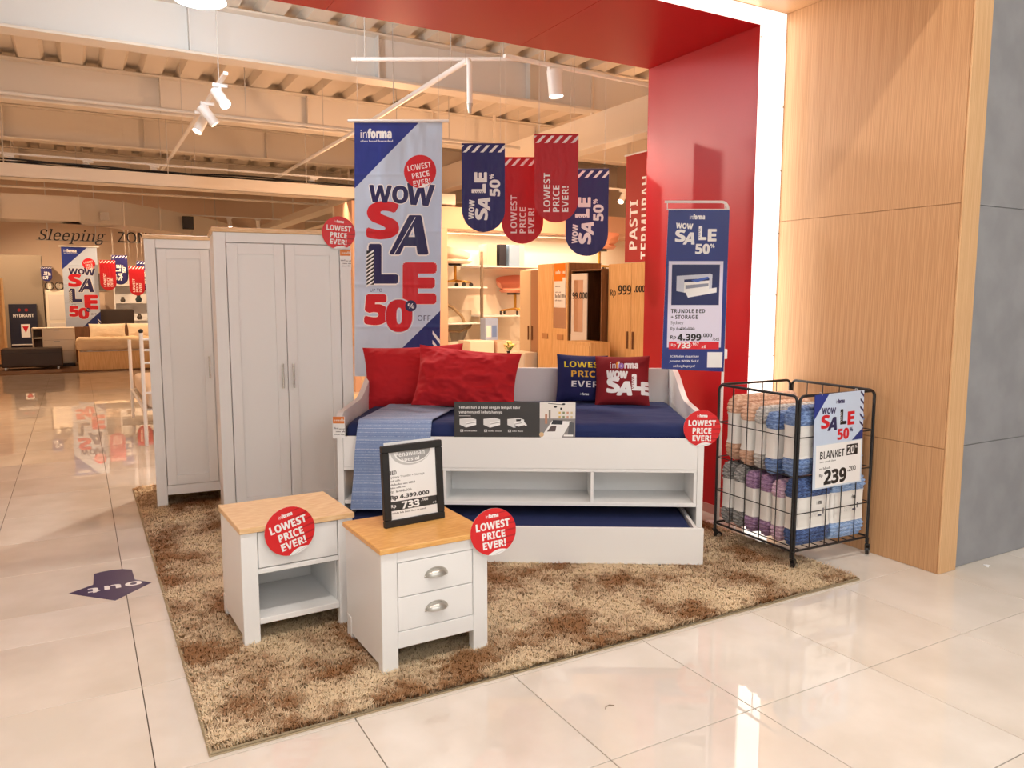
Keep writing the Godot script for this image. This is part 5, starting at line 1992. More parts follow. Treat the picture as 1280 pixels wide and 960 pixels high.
func far_left() -> void:
	# banner and pennants at the rear
	hung_banner("distant copy of the tall sale banner, behind the rear bed", Vector3(0.1, 2.39, -18.4), 0.0, 0.64, 1.8, printed(banner_print(2.7), 0.45), 0.0)
	var g := "rounded pennants at the rear of the shop"
	pennant("distant red rounded pennant beside the distant banner", Vector3(0.6, 2.13, -18.35), 0.0, 0.3, 0.62, M.pen_red, M.pen_red_back, g)
	pennant("distant navy rounded pennant between two red ones", Vector3(0.83, 2.24, -18.4), 0.0, 0.3, 0.61, M.pen_blue, M.pen_blue_back, g)
	pennant("distant red rounded pennant by the wardrobe's edge", Vector3(1.14, 2.02, -18.35), 0.0, 0.3, 0.62, M.pen_red, M.pen_red_back, g)
	pennant("distant navy rounded pennant mostly hidden by a red one", Vector3(1.3, 2.13, -18.42), 0.0, 0.3, 0.61, M.pen_blue, M.pen_blue_back, g)

	pennant("small dark pennant hanging above the round clocks", Vector3(-0.53, 2.0, -19.35), 0.0, 0.2, 0.3, M.pen_blue, M.pen_blue_back, g)

	# zone sign
	var zs := thing("zone_sign", "dark raised lettering hung above the sleeping area", "sign", Vector3(-0.62, 2.4, -17.6))
	var m1 := mat(rgb(58, 62, 70), 0.25, {"metallic": 0.6})
	part("script_lettering", letters("Sleeping", "sr", 0.2, 0.02, 0.3), m1, zs)
	var zo := part("capital_lettering", letters("ZONE", "nr", 0.2, 0.02, 0.0), m1, zs)
	zo.position.x = 1.4
	part("carrier_bar", bx(Vector3(0.0, 0.06, -0.02), Vector3(2.2, 0.075, -0.005), 0.002), M.wire, zs)
	for x in [0.2, 1.02, 1.9]:
		var w := MB.new()
		w.cyl(Vector3(x, 0.07, -0.012), Vector3(x, 1.55, -0.012), 0.008, 0.008, 6)
		part("hanger_rod", w, M.rod, zs)

	# rear platform rug line and bench
	solo("runner_rug", bx(Vector3(-4.5, 0, -19.4), Vector3(3.5, 0.02, -16.15), 0.004), mat(rgb(120, 92, 70), 0.9), "brown runner rug under the bench and the rear bed", "rug")
	var be := thing("bench", "dark brown padded bench at the rear left", "bench", Vector3(-1.27, 0.02, -16.9))
	var bm := MB.new()
	bm.rbox(Vector3(0, 0.05, -0.45), Vector3(0.98, 0.4, 0), 0.03, 4)
	part("padded_body", bm, mat(rgb(58, 44, 34), 0.45), be)
	part("lid_seam", bx(Vector3(-0.002, 0.31, -0.452), Vector3(0.982, 0.318, 0.002), 0.001), M.dark, be)
	for x in [0.06, 0.9]:
		for z in [-0.4, -0.07]:
			part("foot", bx(Vector3(x - 0.02, 0, z - 0.02), Vector3(x + 0.02, 0.052, z + 0.02), 0.002), M.silver, be)

	# rear bed
	var bd := thing("double_bed", "distant honey wood bed with a rumpled cream duvet", "bed", Vector3(-0.03, 0.02, -16.3))
	part("foot_board", bx(Vector3(0, 0, -0.03), Vector3(1.7, 0.34, 0), 0.004), M.oak_door, bd)
	part("side_board", bx(Vector3(0, 0, -1.95), Vector3(0.03, 0.3, -0.03), 0.003), M.oak_door, bd)
	part("side_board", bx(Vector3(1.67, 0, -1.95), Vector3(1.7, 0.3, -0.03), 0.003), M.oak_door, bd)
	part("head_board", bx(Vector3(-0.3, 0, -2.0), Vector3(2.0, 0.74, -1.95), 0.004), M.walnut, bd)
	var no := FastNoiseLite.new()
	no.frequency = 3.0
	var mm := MB.new()
	mm.rbox(Vector3(0.031, 0.2, -1.94), Vector3(1.669, 0.42, -0.04), 0.05, 6)
	solo("rear_mattress", mm, M.off, "cream mattress under the distant duvet", "mattress", Vector3(-0.03, 0.02, -16.3))
	var dv := MB.new()
	dv.rbox(Vector3(-0.03, 0.36, -1.45), Vector3(1.77, 0.55, 0.05), 0.09, 26, func(p, d): return 0.035 * no.get_noise_3d(p.x * 2.0, p.y * 2.0, p.z * 1.2) + 0.02 * no.get_noise_3d(p.x * 6.0, p.y * 2.0, p.z * 3.0))
	solo("duvet", dv, mat(rgb(226, 200, 164), 0.9), "rumpled cream duvet on the distant bed", "duvet", Vector3(-0.03, 0.02, -16.3))
	var pl := [[0.55, -1.62, 0.66], [1.25, -1.62, 0.66]]
	var pn := ["cream pillow on the distant bed beside the banner's foot", "cream pillow on the distant bed by the wardrobe's edge"]
	for i in 2:
		var o := solo("rear_pillow", soft(0.68, 0.36, 0.16, 50 + i, 0.004, mat(rgb(236, 220, 194), 0.85)), null, pn[i], "pillow", Vector3(-0.03 + pl[i][0], 0.66, -16.3 + pl[i][1]), 0.0, "cream pillows on the distant bed")
		o.rotation_degrees.x = -22.0

	# chest with drawers and open niches
	var ch := thing("chest_of_drawers", "cream chest with open brown niches beside the distant bed", "chest", Vector3(-0.79, 0.02, -17.5))
	var cb := MB.new()
	cb.box(Vector3(0, 0.06, -0.4), Vector3(0.72, 0.08, 0), 0.002)
	cb.box(Vector3(0, 0.735, -0.4), Vector3(0.72, 0.755, 0), 0.002)
	cb.box(Vector3(0, 0.08, -0.4), Vector3(0.015, 0.735, 0), 0.002)
	cb.box(Vector3(0.17, 0.08, -0.4), Vector3(0.185, 0.735, 0), 0.002)
	cb.box(Vector3(0.705, 0.08, -0.4), Vector3(0.72, 0.735, 0), 0.002)
	cb.box(Vector3(0.015, 0.55, -0.4), Vector3(0.17, 0.565, 0), 0.002)
	cb.box(Vector3(0.015, 0.35, -0.4), Vector3(0.17, 0.365, 0), 0.002)
	part("carcass", cb, M.cream, ch)
	part("back_board", bx(Vector3(0.0, 0.06, -0.41), Vector3(0.72, 0.755, -0.401), 0.001), M.walnut, ch)
	part("plinth", bx(Vector3(0.02, 0, -0.38), Vector3(0.7, 0.06, -0.03), 0.001), M.dark, ch)
	for i in 3:
		var d := part("drawer", bx(Vector3(0.187, 0.085 + i * 0.217, -0.02), Vector3(0.703, 0.298 + i * 0.217, 0.004), 0.002), M.cream, ch)
		part("handle", bx(Vector3(0.36, 0.268 + i * 0.217, 0.004), Vector3(0.46, 0.28 + i * 0.217, 0.016), 0.002), M.silver, d)

	# grey pillar with the hydrant cabinet
	struct("wall_rear_pillar", bx(Vector3(-2.6, 0, -20.0), Vector3(-0.62, 2.25, -19.5), 0.003), mat(rgb(150, 138, 122), 0.7), "grey brown partition behind the hydrant cabinet", "wall")
	var hy := thing("hydrant_cabinet", "dark blue hydrant cabinet with white lettering and a red plate", "cabinet", Vector3(-1.25, 0.02, -19.48))
	part("body", bx(Vector3(0, 0, 0), Vector3(0.5, 1.2, 0.25), 0.004), mat(rgb(30, 32, 52), 0.5), hy)
	var k := Ink.new(300, 200, rgb(30, 32, 52))
	k.text("HYDRANT", 40, 90, 230, 44, WHITE)
	k.disc(110, 40, 20, rgb(150, 30, 30))
	k.disc(190, 40, 20, rgb(150, 30, 30))
	part("name_plate", sheet(rect_outline(0.01, 0.82, 0.49, 1.14), 0.003, printed(k), M.dark), null, hy).position.z = 0.254
	var k2 := Ink.new(100, 120, WHITE)
	k2.poly([Vector2(15, 20), Vector2(85, 20), Vector2(50, 80)], RED)
	part("warning_plate", sheet(rect_outline(0.2, 0.5, 0.36, 0.78), 0.003, printed(k2), M.paper), null, hy).position.z = 0.254
	var sc := part("shelf", bx(Vector3(0.02, 0.34, 0.252), Vector3(0.48, 0.36, 0.32), 0.002), M.paper, hy)

	# oak wardrobe at the picture's edge and cream cupboard
	var ow := thing("oak_wardrobe", "pale oak wardrobe side cut off at the picture's left edge", "wardrobe", Vector3(-1.95, 0.02, -17.9))
	part("side_panel", bx(Vector3(0.66, 0, -0.55), Vector3(0.69, 1.72, 0), 0.003), M.oak_door, ow)
	part("side_panel", bx(Vector3(0, 0, -0.55), Vector3(0.03, 1.72, 0), 0.003), M.oak_door, ow)
	part("back_panel", bx(Vector3(0.03, 0.05, -0.55), Vector3(0.66, 1.72, -0.54), 0.001), M.oak_door, ow)
	part("top_board", bx(Vector3(0.03, 1.69, -0.54), Vector3(0.66, 1.72, 0), 0.002), M.oak_door, ow)
	part("door", bx(Vector3(0.032, 0.05, -0.018), Vector3(0.658, 1.688, 0), 0.002), M.oak_door, ow)
	var cc := thing("cream_cupboard", "cream cupboard with framed doors behind the distant banner", "cupboard", Vector3(-0.6, 0.02, -19.6))
	part("body", bx(Vector3(0, 0, -0.5), Vector3(0.85, 1.5, -0.02), 0.003), M.cream, cc)
	for i in 2:
		var d := part("door", bx(Vector3(0.01 + i * 0.42, 0.06, -0.02), Vector3(0.42 + i * 0.42, 1.47, 0), 0.003), M.cream, cc)
		part("door_panel", bx(Vector3(0.07 + i * 0.42, 0.85, 0.0), Vector3(0.36 + i * 0.42, 1.4, 0.006), 0.003), M.off, d)
		part("door_panel", bx(Vector3(0.07 + i * 0.42, 0.12, 0.0), Vector3(0.36 + i * 0.42, 0.78, 0.006), 0.003), M.off, d)
	for i in 2:
		var ck := thing("wall_clock", ["round cream clock standing on the cream cupboard beside the pillar", "round cream clock standing on the cream cupboard nearest the banner"][i], "clock", Vector3(-0.5 + i * 0.19, 1.52, -19.75), 0.0, "round clocks on the cupboard")
		var rm := MB.new()
		rm.xf = Transform3D(Basis(Vector3.RIGHT, PI / 2), Vector3(0, 0.09, 0))
		rm.lathe([Vector2(0.075, -0.01), Vector2(0.09, -0.01), Vector2(0.09, 0.03), Vector2(0.075, 0.03), Vector2(0.075, -0.01)], 24)
		part("rim", rm, M.dark, ck)
		var fc := MB.new()
		fc.cyl(Vector3(0, 0.09, -0.005), Vector3(0, 0.09, 0.005), 0.076, 0.076, 24)
		part("dial", fc, M.cream, ck)
		part("hand", bx(Vector3(-0.003, 0.09, 0.006), Vector3(0.003, 0.145, 0.009), 0.001), M.dark, ck)

	# bright display behind the distant pennants
	var sh := thing("display_shelf", "bright white display shelf with small dark wares behind the distant pennants", "shelf", Vector3(0.75, 0.02, -19.9))
	part("back_board", bx(Vector3(0, 0, -0.3), Vector3(1.1, 2.0, -0.28), 0.002), M.paper, sh)
	for y in [0.4, 0.8, 1.2, 1.6, 1.98]:
		part("shelf_board", bx(Vector3(0, y, -0.28), Vector3(1.1, y + 0.025, 0), 0.002), M.paper, sh)
	for x in [0.0, 1.075]:
		part("upright", bx(Vector3(x, 0, -0.28), Vector3(x + 0.025, 1.98, 0.001), 0.002), M.paper, sh)
	var rng := RandomNumberGenerator.new()
	rng.seed = 77
	var cols := [rgb(40, 48, 66), rgb(70, 60, 52), rgb(36, 52, 60), rgb(110, 84, 60)]
	var vn := 0
	for y in [0.825, 1.225]:
		for i in 3:
			var v := MB.new()
			var r := rng.randf_range(0.05, 0.09)
			v.lathe([Vector2(0, 0), Vector2(r * 0.7, 0), Vector2(r, r * 0.9), Vector2(r * 0.5, r * 1.9), Vector2(r * 0.6, r * 2.3), Vector2(r * 0.45, r * 2.3), Vector2(0, r * 0.4)], 16)
			solo("vase", v, mat(cols[(i + vn) % 4], 0.4), "small dark vase on the bright display's %s shelf, %s" % [["lower", "upper"][vn], ["first from the banner", "in the middle", "nearest the wardrobe"][i]], "vase", Vector3(0.93 + i * 0.33, y + 0.02, -20.02), 0.0, "vases on the bright display")
		vn += 1
	var lp := thing("wall_picture", "small grey picture leaning behind the distant pennants", "picture", Vector3(0.45, 1.5, -20.585))
	part("frame", bx(Vector3(-0.17, 0, 0), Vector3(0.17, 0.42, 0.02), 0.003), M.silver, lp)
	part("canvas", bx(Vector3(-0.15, 0.02, 0.02), Vector3(0.15, 0.4, 0.022), 0.001), mat(rgb(110, 104, 98), 0.8), lp)
	var sf := thing("sofa_back", "dark brown headboard seen over the distant bed", "headboard", Vector3(0.35, 0.02, -19.2))
	var sm := MB.new()
	sm.rbox(Vector3(0, 0.0, -0.15), Vector3(0.75, 1.08, 0), 0.03, 4)
	part("padded_board", sm, mat(rgb(56, 44, 38), 0.6), sf)

	# white metal daybed frame behind the wardrobe
	var db := thing("metal_bed_frame", "white metal bed frame standing behind the left wardrobe", "bed frame", Vector3(0.5, 0.0, -7.9))
	for x in [0.0, 0.9]:
		var p := MB.new()
		p.cyl(Vector3(x, 0, 0), Vector3(x, 1.06, 0), 0.018, 0.018, 12)
		part("post", p, M.rod, db)
		var kn := MB.new()
		kn.lathe([Vector2(0, 1.1), Vector2(0.018, 1.09), Vector2(0.022, 1.075), Vector2(0.016, 1.06), Vector2(0, 1.06)], 12)
		kn.xf = Transform3D.IDENTITY
		var ko := part("finial", kn, M.dark, db)
		ko.position.x = x
		var q := MB.new()
		q.cyl(Vector3(x, 0, -1.95), Vector3(x, 0.9, -1.95), 0.018, 0.018, 12)
		part("post", q, M.rod, db)
		var r := MB.new()
		r.cyl(Vector3(x, 0.33, 0), Vector3(x, 0.33, -1.95), 0.014, 0.014, 10)
		part("side_rail", r, M.rod, db)
	for y in [0.5, 0.78, 0.9, 1.0]:
		var r := MB.new()
		r.cyl(Vector3(0, y, 0), Vector3(0.9, y, 0), 0.011, 0.011, 10)
		part("cross_bar", r, M.rod, db)
	for i in 8:
		var r := MB.new()
		r.cyl(Vector3(0.1 + i * 0.1, 0.5, 0), Vector3(0.1 + i * 0.1, 1.0, 0), 0.008, 0.008, 8)
		part("upright_bar", r, M.rod, db)
	part("slat_deck", bx(Vector3(0.02, 0.33, -1.93), Vector3(0.88, 0.345, -0.02), 0.001), M.wire, db)
	var dm := MB.new()
	dm.rbox(Vector3(0.03, 0.346, -1.92), Vector3(0.87, 0.52, -0.03), 0.04, 4)
	solo("thin_mattress", dm, mat(rgb(222, 206, 190), 0.9), "pale thin mattress on the white metal bed frame", "mattress", Vector3(0.5, 0.0, -7.9))


func cupboard(label: String, at: Vector3, w: float, h: float, body: Material, doors: Array, handle := true) -> Node3D:
	# faces -x; local x runs towards the viewer, local z towards the aisle
	var t := thing("display_wardrobe", label, "wardrobe", at, -90.0, "wardrobes on show along the right aisle")
	var m := MB.new()
	m.box(Vector3(0, 0, -0.52), Vector3(0.018, h, -0.02), 0.002)
	m.box(Vector3(w - 0.018, 0, -0.52), Vector3(w, h, -0.02), 0.002)
	m.box(Vector3(0.018, h - 0.02, -0.52), Vector3(w - 0.018, h, -0.02), 0.002)
	m.box(Vector3(0.018, 0.05, -0.52), Vector3(w - 0.018, 0.07, -0.02), 0.002)
	m.box(Vector3(0.018, 0.05, -0.52), Vector3(w - 0.018, h - 0.02, -0.512), 0.002)
	part("carcass", m, body, t)
	var n := doors.size()
	for i in n:
		if doors[i] == null:
			continue
		var d := part("door", bx(Vector3(w * i / n + 0.003, 0.05, -0.019), Vector3(w * (i + 1) / n - 0.003, h - 0.004, 0), 0.002), doors[i], t)
		if handle:
			var hx: float = w * (i + 1) / n - 0.05 if i % 2 == 0 else w * i / n + 0.05
			part("handle", bx(Vector3(hx - 0.008, h * 0.5 - 0.1, 0.0), Vector3(hx + 0.008, h * 0.5 + 0.1, 0.02), 0.003), M.walnut, d)
	return t


func chair(label: String, at: Vector3, turn: float, shell: Material) -> void:
	var t := thing("swivel_chair", label, "chair", at, turn, "swivel chairs on the show shelves")
	t.scale = Vector3.ONE * 1.2
	var m := MB.new()
	var f := func(u: float, v: float) -> Vector3:
		var a := lerpf(-2.5, 2.5, u)
		var r := 0.24 + 0.03 * v
		var lift := 0.3 + 0.26 * v * (0.35 + 0.65 * pow(maxf(0.0, cos(a * 0.5)), 1.2))
		var k := sin(minf(1.0, v * 1.6 + 0.02) * PI / 2)
		return Vector3(sin(a) * r * k, lift, -cos(a) * r * k)
	m.grid(28, 12, f, Vector3(0, 0, 1))
	part("seat_shell", m, shell, t)
	var s := MB.new()
	s.lathe([Vector2(0, 0.305), Vector2(0.2, 0.31), Vector2(0.23, 0.34), Vector2(0.2, 0.365), Vector2(0, 0.37)], 24)
	part("seat_pad", s, shell, t)
	var p := MB.new()
	p.cyl(Vector3(0, 0.06, 0), Vector3(0, 0.3, 0), 0.02, 0.02, 12)
	part("column", p, mat(rgb(196, 152, 70), 0.3, {"metallic": 1.0}), t)
	part("mechanism", bx(Vector3(-0.1, 0.28, -0.08), Vector3(0.1, 0.302, 0.08), 0.004), M.dark, t)
	for i in 5:
		var a := TAU * i / 5.0
		var e := Vector3(cos(a), 0, sin(a)) * 0.22
		var l := MB.new()
		l.cyl(Vector3(0, 0.085, 0), e + Vector3.UP * 0.06, 0.016, 0.011, 8)
		part("leg", l, mat(rgb(196, 152, 70), 0.3, {"metallic": 1.0}), t)
		var w := MB.new()
		w.cyl(e + Vector3(-0.012, 0.028, 0), e + Vector3(0.012, 0.028, 0), 0.028, 0.028, 12)
		part("castor", w, M.dark, t)


func far_right() -> void:
	# wardrobes along the aisle, their doors facing left
	var r1 := cupboard("oak two door wardrobe with a printed price, next to the red portal", Vector3(5.6, 0, -7.62), 0.9, 1.78, M.oak_door, [M.oak_door, M.oak_door])
	for q in [["Rp", "nr", 0.075, 0.04], ["999", "nb", 0.11, 0.2], [".000", "nb", 0.075, 0.5]]:
		var price := part("price_lettering", letters(q[0], q[1], q[2], 0.002, 0.0), M.black, r1)
		price.position = Vector3(q[3], 1.38 if q[0] != ".000" else 1.42, 0.003)
	var r2 := cupboard("open wardrobe with a mirrored door and its inner shade put into dark wood", Vector3(5.5, 0, -8.3), 0.66, 1.73, M.walnut, [null], false)  # walnut carcass: the shade inside is put into the wood colour
	part("shelf_board", bx(Vector3(0.02, 0.72, -0.49), Vector3(0.64, 0.735, -0.03), 0.001), M.oak_door, r2)
	for i in 3:
		part("inner_bracket", bx(Vector3(0.62, 0.5 + i * 0.4, -0.4), Vector3(0.641, 0.51 + i * 0.4, -0.1), 0.001), M.silver, r2)
	var md := Node3D.new()
	md.name = "mirror_door"
	r2.add_child(md)
	part("door_frame", bx(Vector3(0.03, 0.3, -0.015), Vector3(0.38, 1.68, 0.0), 0.002), M.off, md)
	part("mirror", bx(Vector3(0.1, 0.95, 0.0), Vector3(0.3, 1.6, 0.003), 0.001), mat(rgb(220, 220, 220), 0.03, {"metallic": 1.0}), md)
	var lettering := part("price_lettering", letters("99.000", "nb", 0.08, 0.002, 0.0), M.black, md)
	lettering.position = Vector3(0.06, 1.34, 0.004)
	part("hinge", bx(Vector3(0.012, 0.72, -0.01), Vector3(0.03, 0.92, 0.004), 0.002), M.silver, md)
	var r3 := cupboard("oak wardrobe with an orange offer sheet on its mirror", Vector3(5.5, 0, -9.09), 0.74, 1.825, M.walnut, [M.oak_door, M.oak_door], false)
	part("mirror", bx(Vector3(0.4, 0.98, 0.0), Vector3(0.71, 1.8, 0.003), 0.001), mat(rgb(220, 220, 220), 0.05, {"metallic": 1.0}), r3)
	var of := solo("offer_sheet", sheet(rect_outline(0.42, 1.25, 0.69, 1.82), 0.002, printed(offer_print()), M.paper), null, "white sheet with an orange head on the oak wardrobe's mirror", "price sign", Vector3(5.5, 0, -9.09), -90.0)
	of.translate_object_local(Vector3(0, 0, 0.006))
	for x in [0.12, 0.5]:
		part("handle", bx(Vector3(x, 0.83, 0.0), Vector3(x + 0.15, 0.9, 0.012), 0.003), mat(rgb(190, 140, 90), 0.5), r3)
	cupboard("beige and brown wardrobe left of the oak wardrobes", Vector3(5.6, 0, -9.76), 0.62, 1.76, mat(rgb(206, 184, 150), 0.5), [mat(rgb(206, 184, 150), 0.5), mat(rgb(168, 126, 92), 0.5)])
	var lw := thing("low_cabinet", "low white cabinet in front of the beige wardrobe", "cabinet", Vector3(5.35, 0, -9.6), -90.0)
	part("body", bx(Vector3(0, 0, -0.2), Vector3(0.42, 0.62, 0), 0.003), M.cream, lw)
	part("door", bx(Vector3(0.01, 0.02, 0), Vector3(0.25, 0.6, 0.012), 0.002), M.cream, lw)
	part("drawer", bx(Vector3(0.26, 0.3, 0), Vector3(0.41, 0.6, 0.012), 0.002), M.off, lw)
	var hl := thing("oak_box", "small oak bedside box before the open wardrobe", "bedside table", Vector3(5.2, 0, -7.9), -90.0)
	part("body", bx(Vector3(0, 0.02, -0.28), Vector3(0.5, 0.86, 0), 0.003), M.oak_door, hl)
	part("drawer", bx(Vector3(0.02, 0.66, 0), Vector3(0.48, 0.82, 0.012), 0.002), M.oak_door, hl)
	part("foot", bx(Vector3(0.02, 0, -0.26), Vector3(0.48, 0.02, -0.02), 0.001), M.dark, hl)

	# niche with shelves
	var nf := struct("wall_niche", bx(Vector3(3.49, 0, -11.85), Vector3(9.5, 2.75, -11.75), 0.0), M.cream, "cream rear wall of the shelf niche", "wall")
	struct("wall_niche_header", bx(Vector3(3.49, 2.42, -11.75), Vector3(9.5, 2.75, -10.9), 0.003), M.salmon, "salmon header over the shelf niche", "wall")
	struct("wall_niche_pillar", bx(Vector3(4.83, 0, -11.75), Vector3(4.98, 2.42, -10.9), 0.003), M.salmon, "salmon pillar beside the shelf niche, right of the tall banner", "wall")
	struct("wall_niche_pillar_edge", bx(Vector3(3.49, 0, -11.75), Vector3(3.61, 2.42, -10.9), 0.003), M.salmon, "salmon pillar left of the tall banner", "wall")
	var nl := OmniLight3D.new()
	nl.name = "niche_lamp"
	var lt := thing("unseen_niche_light", "unseen slim light fitting under the salmon header, placed to light the niche", "light", Vector3(6.0, 2.42, -11.3))  # fitting out of view, placed to brighten the niche
	part("housing", bx(Vector3(-1.0, -0.03, -0.05), Vector3(2.5, 0.0, 0.05), 0.004), M.rod, lt)
	part("diffuser_light", bx(Vector3(-0.98, -0.038, -0.04), Vector3(2.48, -0.03, 0.04), 0.002), emit(Color(1, 0.9, 0.75), 3.0), lt)
	var al := AreaLight3D.new()
	al.name = "niche_area_lamp"
	al.area_size = Vector2(3.4, 0.08)
	al.light_color = Color(1.0, 0.92, 0.8)
	al.light_energy = 6.0
	al.area_range = 15.0
	al.shadow_enabled = true
	al.position = Vector3(0.75, -0.045, 0)
	al.rotation_degrees.x = -90.0
	lt.add_child(al)
	nl.free()

	var sp := thing("shelf_post", "grey steel shelving post with glass clips in the niche", "shelving", Vector3(5.66, 0, -11.08))
	part("post", bx(Vector3(-0.02, 0, -0.03), Vector3(0.02, 2.1, 0.01), 0.003), mat(rgb(150, 136, 120), 0.4, {"metallic": 0.6}), sp)
	var boards := [[-0.66, 0.1, 1.52], [-0.05, 1.2, 1.86], [0.02, 0.85, 1.06], [-0.66, -0.02, 0.95]]
	for b in boards:
		part("shelf_board", bx(Vector3(b[0], b[2], -0.7), Vector3(b[1], b[2] + 0.025, 0.0), 0.003), M.paper, sp)
	chair("cream swivel chair with brass column on the niche shelf", Vector3(5.33, 1.545, -11.38), 60.0, M.cream)
	chair("pink swivel chair on the lower niche shelf", Vector3(6.45, 1.085, -11.4), -40.0, mat(rgb(222, 150, 124), 0.6))
	chair("salmon swivel chair on the top shelf by the red banner", Vector3(7.6, 1.8, -10.6), -40.0, mat(rgb(226, 160, 130), 0.6))
	solo("high_shelf", bx(Vector3(7.0, 1.76, -10.9), Vector3(8.4, 1.79, -10.2), 0.003), M.paper, "white high shelf carrying the salmon chair", "shelf")
	part("bracket", bx(Vector3(7.3, 0.0, -10.89), Vector3(7.34, 1.76, -10.85), 0.002), M.silver, get_node("high_shelf"))
	part("bracket", bx(Vector3(8.1, 0.0, -10.89), Vector3(8.14, 1.76, -10.85), 0.002), M.silver, get_node("high_shelf"))
	var box := [[6.12, 0.17, rgb(206, 192, 172), "beige box on the upper niche shelf"], [6.34, 0.13, rgb(22, 26, 44), "black box standing on the upper niche shelf"], [6.52, 0.2, rgb(150, 180, 216), "light blue patterned box on the upper niche shelf"], [6.72, 0.08, rgb(236, 226, 214), "white upright box on the upper niche shelf"]]
	for b in box:
		var bo := solo("storage_box", bx(Vector3(0, 0, -0.3), Vector3(b[1], 0.34, 0), 0.004), mat(b[2], 0.5), b[3], "box", Vector3(b[0] - 0.35, 1.886, -11.1), 0.0, "boxes on the upper niche shelf")
	# egg shaped wicker seat
	var eg := thing("wicker_chair", "white wicker armchair under the niche shelf", "chair", Vector3(5.32, 0.0, -11.36))
	var em := MB.new()
	em.grid(24, 12, func(u, v): return Vector3(0.26 * cos(lerpf(-0.6, 3.74, u)) * sin(PI / 2 * (0.25 + 0.75 * v)), 0.62 + 0.55 * v, -0.26 * sin(lerpf(-0.6, 3.74, u)) * sin(PI / 2 * (0.25 + 0.75 * v))), Vector3(0, 0, 1))
	part("shell", em, mat(rgb(232, 224, 206), 0.8), eg)
	var ea := MB.new()
	ea.tube(PackedVector3Array([Vector3(-0.28, 1.3, 0.05), Vector3(-0.1, 1.22, 0.1), Vector3(0.05, 1.08, 0.12), Vector3(0.1, 0.98, 0.12)]), 0.025, 8)
	ea.tube(PackedVector3Array([Vector3(-0.28, 0.85, 0.1), Vector3(0.0, 0.83, 0.15), Vector3(0.2, 0.9, 0.12), Vector3(0.26, 0.98, 0.08)]), 0.02, 8)
	part("arm", ea, mat(rgb(150, 128, 96), 0.6), eg)
	var sm := MB.new()
	sm.lathe([Vector2(0, 0.56), Vector2(0.24, 0.56), Vector2(0.27, 0.6), Vector2(0.24, 0.66), Vector2(0, 0.67)], 20)
	part("seat_pad", sm, mat(rgb(236, 230, 216), 0.9), eg)
	for a in 4:
		var l := MB.new()
		l.cyl(Vector3(0.1 * cos(a * PI / 2 + 0.8), 0.57, 0.1 * sin(a * PI / 2 + 0.8)), Vector3(0.22 * cos(a * PI / 2 + 0.8), 0.0, 0.22 * sin(a * PI / 2 + 0.8)), 0.012, 0.01, 8)
		part("leg", l, M.dark, eg)
	var kb := Ink.new(120, 150, rgb(160, 180, 220))
	kb.rect(10, 50, 44, 80, WHITE)
	kb.rect(64, 50, 44, 80, rgb(110, 140, 200))
	solo("printed_carton", sheet(rect_outline(0, 0, 0.22, 0.34), 0.18, printed(kb), mat(rgb(170, 190, 226), 0.6)), null, "pale blue printed carton on the cream cabinet", "box", Vector3(5.55, 0.712, -10.75))
	var ca := thing("cream_cabinet", "cream cabinet with a small label below the wicker chair", "cabinet", Vector3(5.2, 0, -10.6))
	part("body", bx(Vector3(0, 0.04, -0.4), Vector3(0.42, 0.71, 0), 0.003), M.cream, ca)
	part("drawer", bx(Vector3(0.01, 0.4, 0), Vector3(0.41, 0.7, 0.012), 0.002), M.cream, ca)
	part("foot", bx(Vector3(0.02, 0, -0.38), Vector3(0.4, 0.04, -0.02), 0.001), M.dark, ca)
	var c2 := thing("beige_cabinet", "beige cabinet beside the cream one in the niche", "cabinet", Vector3(5.66, 0, -10.6))
	part("body", bx(Vector3(0, 0.04, -0.4), Vector3(0.4, 0.69, 0), 0.003), M.salmon, c2)
	part("door", bx(Vector3(0.01, 0.05, 0), Vector3(0.39, 0.68, 0.012), 0.002), M.shop_wall, c2)
	part("foot", bx(Vector3(0.02, 0, -0.38), Vector3(0.38, 0.04, -0.02), 0.001), M.dark, c2)

	# flower bunch in a vase on a low table
	var lt2 := thing("side_table", "low white side table carrying the flowers", "table", Vector3(5.62, 0, -10.1))
	var tt := MB.new()
	tt.cyl(Vector3(0, 0.4, 0), Vector3(0, 0.42, 0), 0.2, 0.2, 24)
	part("table_top", tt, M.paper, lt2)
	var tl := MB.new()
	tl.cyl(Vector3(0, 0, 0), Vector3(0, 0.4, 0), 0.03, 0.03, 12)
	part("pedestal", tl, M.paper, lt2)
	var fv := thing("flower_vase", "yellow cream flowers with green leaves in a dark vase", "flowers", Vector3(5.62, 0.42, -10.1))
	var vm := MB.new()
	vm.lathe([Vector2(0, 0), Vector2(0.05, 0), Vector2(0.06, 0.06), Vector2(0.035, 0.14), Vector2(0.05, 0.16), Vector2(0.04, 0.16), Vector2(0, 0.05)], 16)
	part("vase", vm, M.dark, fv)
	var rng := RandomNumberGenerator.new()
	rng.seed = 9
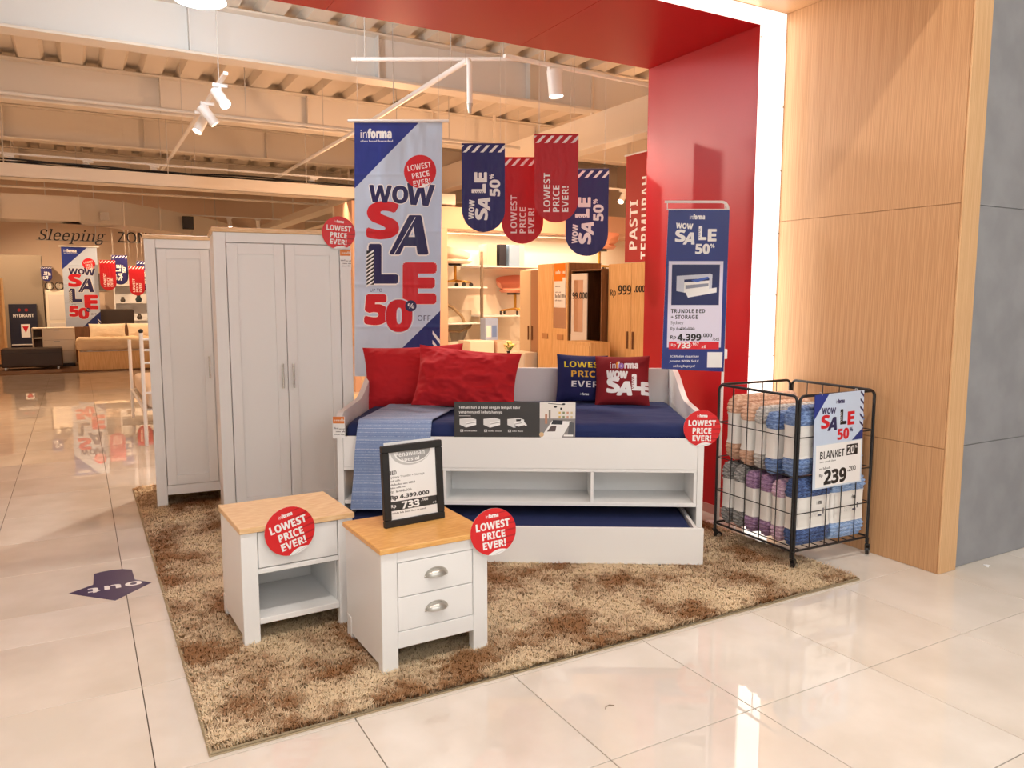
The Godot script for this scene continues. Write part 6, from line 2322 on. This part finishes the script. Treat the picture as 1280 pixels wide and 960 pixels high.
	for i in 9:
		var a := rng.randf() * TAU
		var r := rng.randf_range(0.0, 0.08)
		var c := Vector3(cos(a) * r, 0.2 + rng.randf() * 0.08, sin(a) * r)
		var b := MB.new()
		b.xf = Transform3D(Basis.IDENTITY, c)
		b.lathe([Vector2(0, -0.025), Vector2(0.03, -0.01), Vector2(0.035, 0.012), Vector2(0.02, 0.03), Vector2(0, 0.02)], 10)
		part("blossom", b, mat([rgb(240, 220, 130), rgb(246, 236, 190), rgb(236, 204, 150)][i % 3], 0.8), fv)
	for i in 12:
		var a := TAU * i / 12.0 + 0.2
		var d := Vector3(cos(a), 0, sin(a))
		var s := Vector3(-d.z, 0, d.x) * 0.014
		var lf := MB.new()
		var p0 := Vector3(0, 0.15, 0)
		var p1 := d * 0.07 + Vector3.UP * 0.24
		var p2 := d * 0.15 + Vector3.UP * (0.26 + 0.06 * sin(i * 2.0))
		lf.tri(p0, p1 + s, p1 - s, Vector3.UP)
		lf.tri(p1 + s, p2, p1 - s, Vector3.UP)
		part("leaf", lf, mat(rgb(112, 140, 60), 0.7), fv)

	# wooden chair glimpsed between wardrobe and banner
	var wc := thing("wooden_chair", "wooden chair glimpsed between the wardrobe and the tall banner", "chair", Vector3(2.25, 0, -6.85), 20.0)
	for x in [-0.2, 0.2]:
		var p := MB.new()
		p.tube(PackedVector3Array([Vector3(x, 0, -0.2), Vector3(x, 0.45, -0.2), Vector3(x, 0.85, -0.26)]), 0.02, 8)
		part("back_post", p, M.oak_top, wc)
		var q := MB.new()
		q.cyl(Vector3(x, 0, 0.2), Vector3(x, 0.44, 0.2), 0.018, 0.02, 8)
		part("leg", q, M.oak_top, wc)
	part("seat", bx(Vector3(-0.22, 0.44, -0.22), Vector3(0.22, 0.47, 0.22), 0.01), M.oak_top, wc)
	var br := MB.new()
	br.grid(12, 3, func(u, v): return Vector3(lerpf(-0.23, 0.23, u), 0.92 - 0.17 * v, -0.26 - 0.05 * sin(PI * u)), Vector3(0, 0, 1))
	br.grid(12, 3, func(u, v): return Vector3(lerpf(-0.23, 0.23, u), 0.92 - 0.17 * v, -0.285 - 0.05 * sin(PI * u)), Vector3(0, 0, -1))
	part("backrest", br, M.salmon, wc)
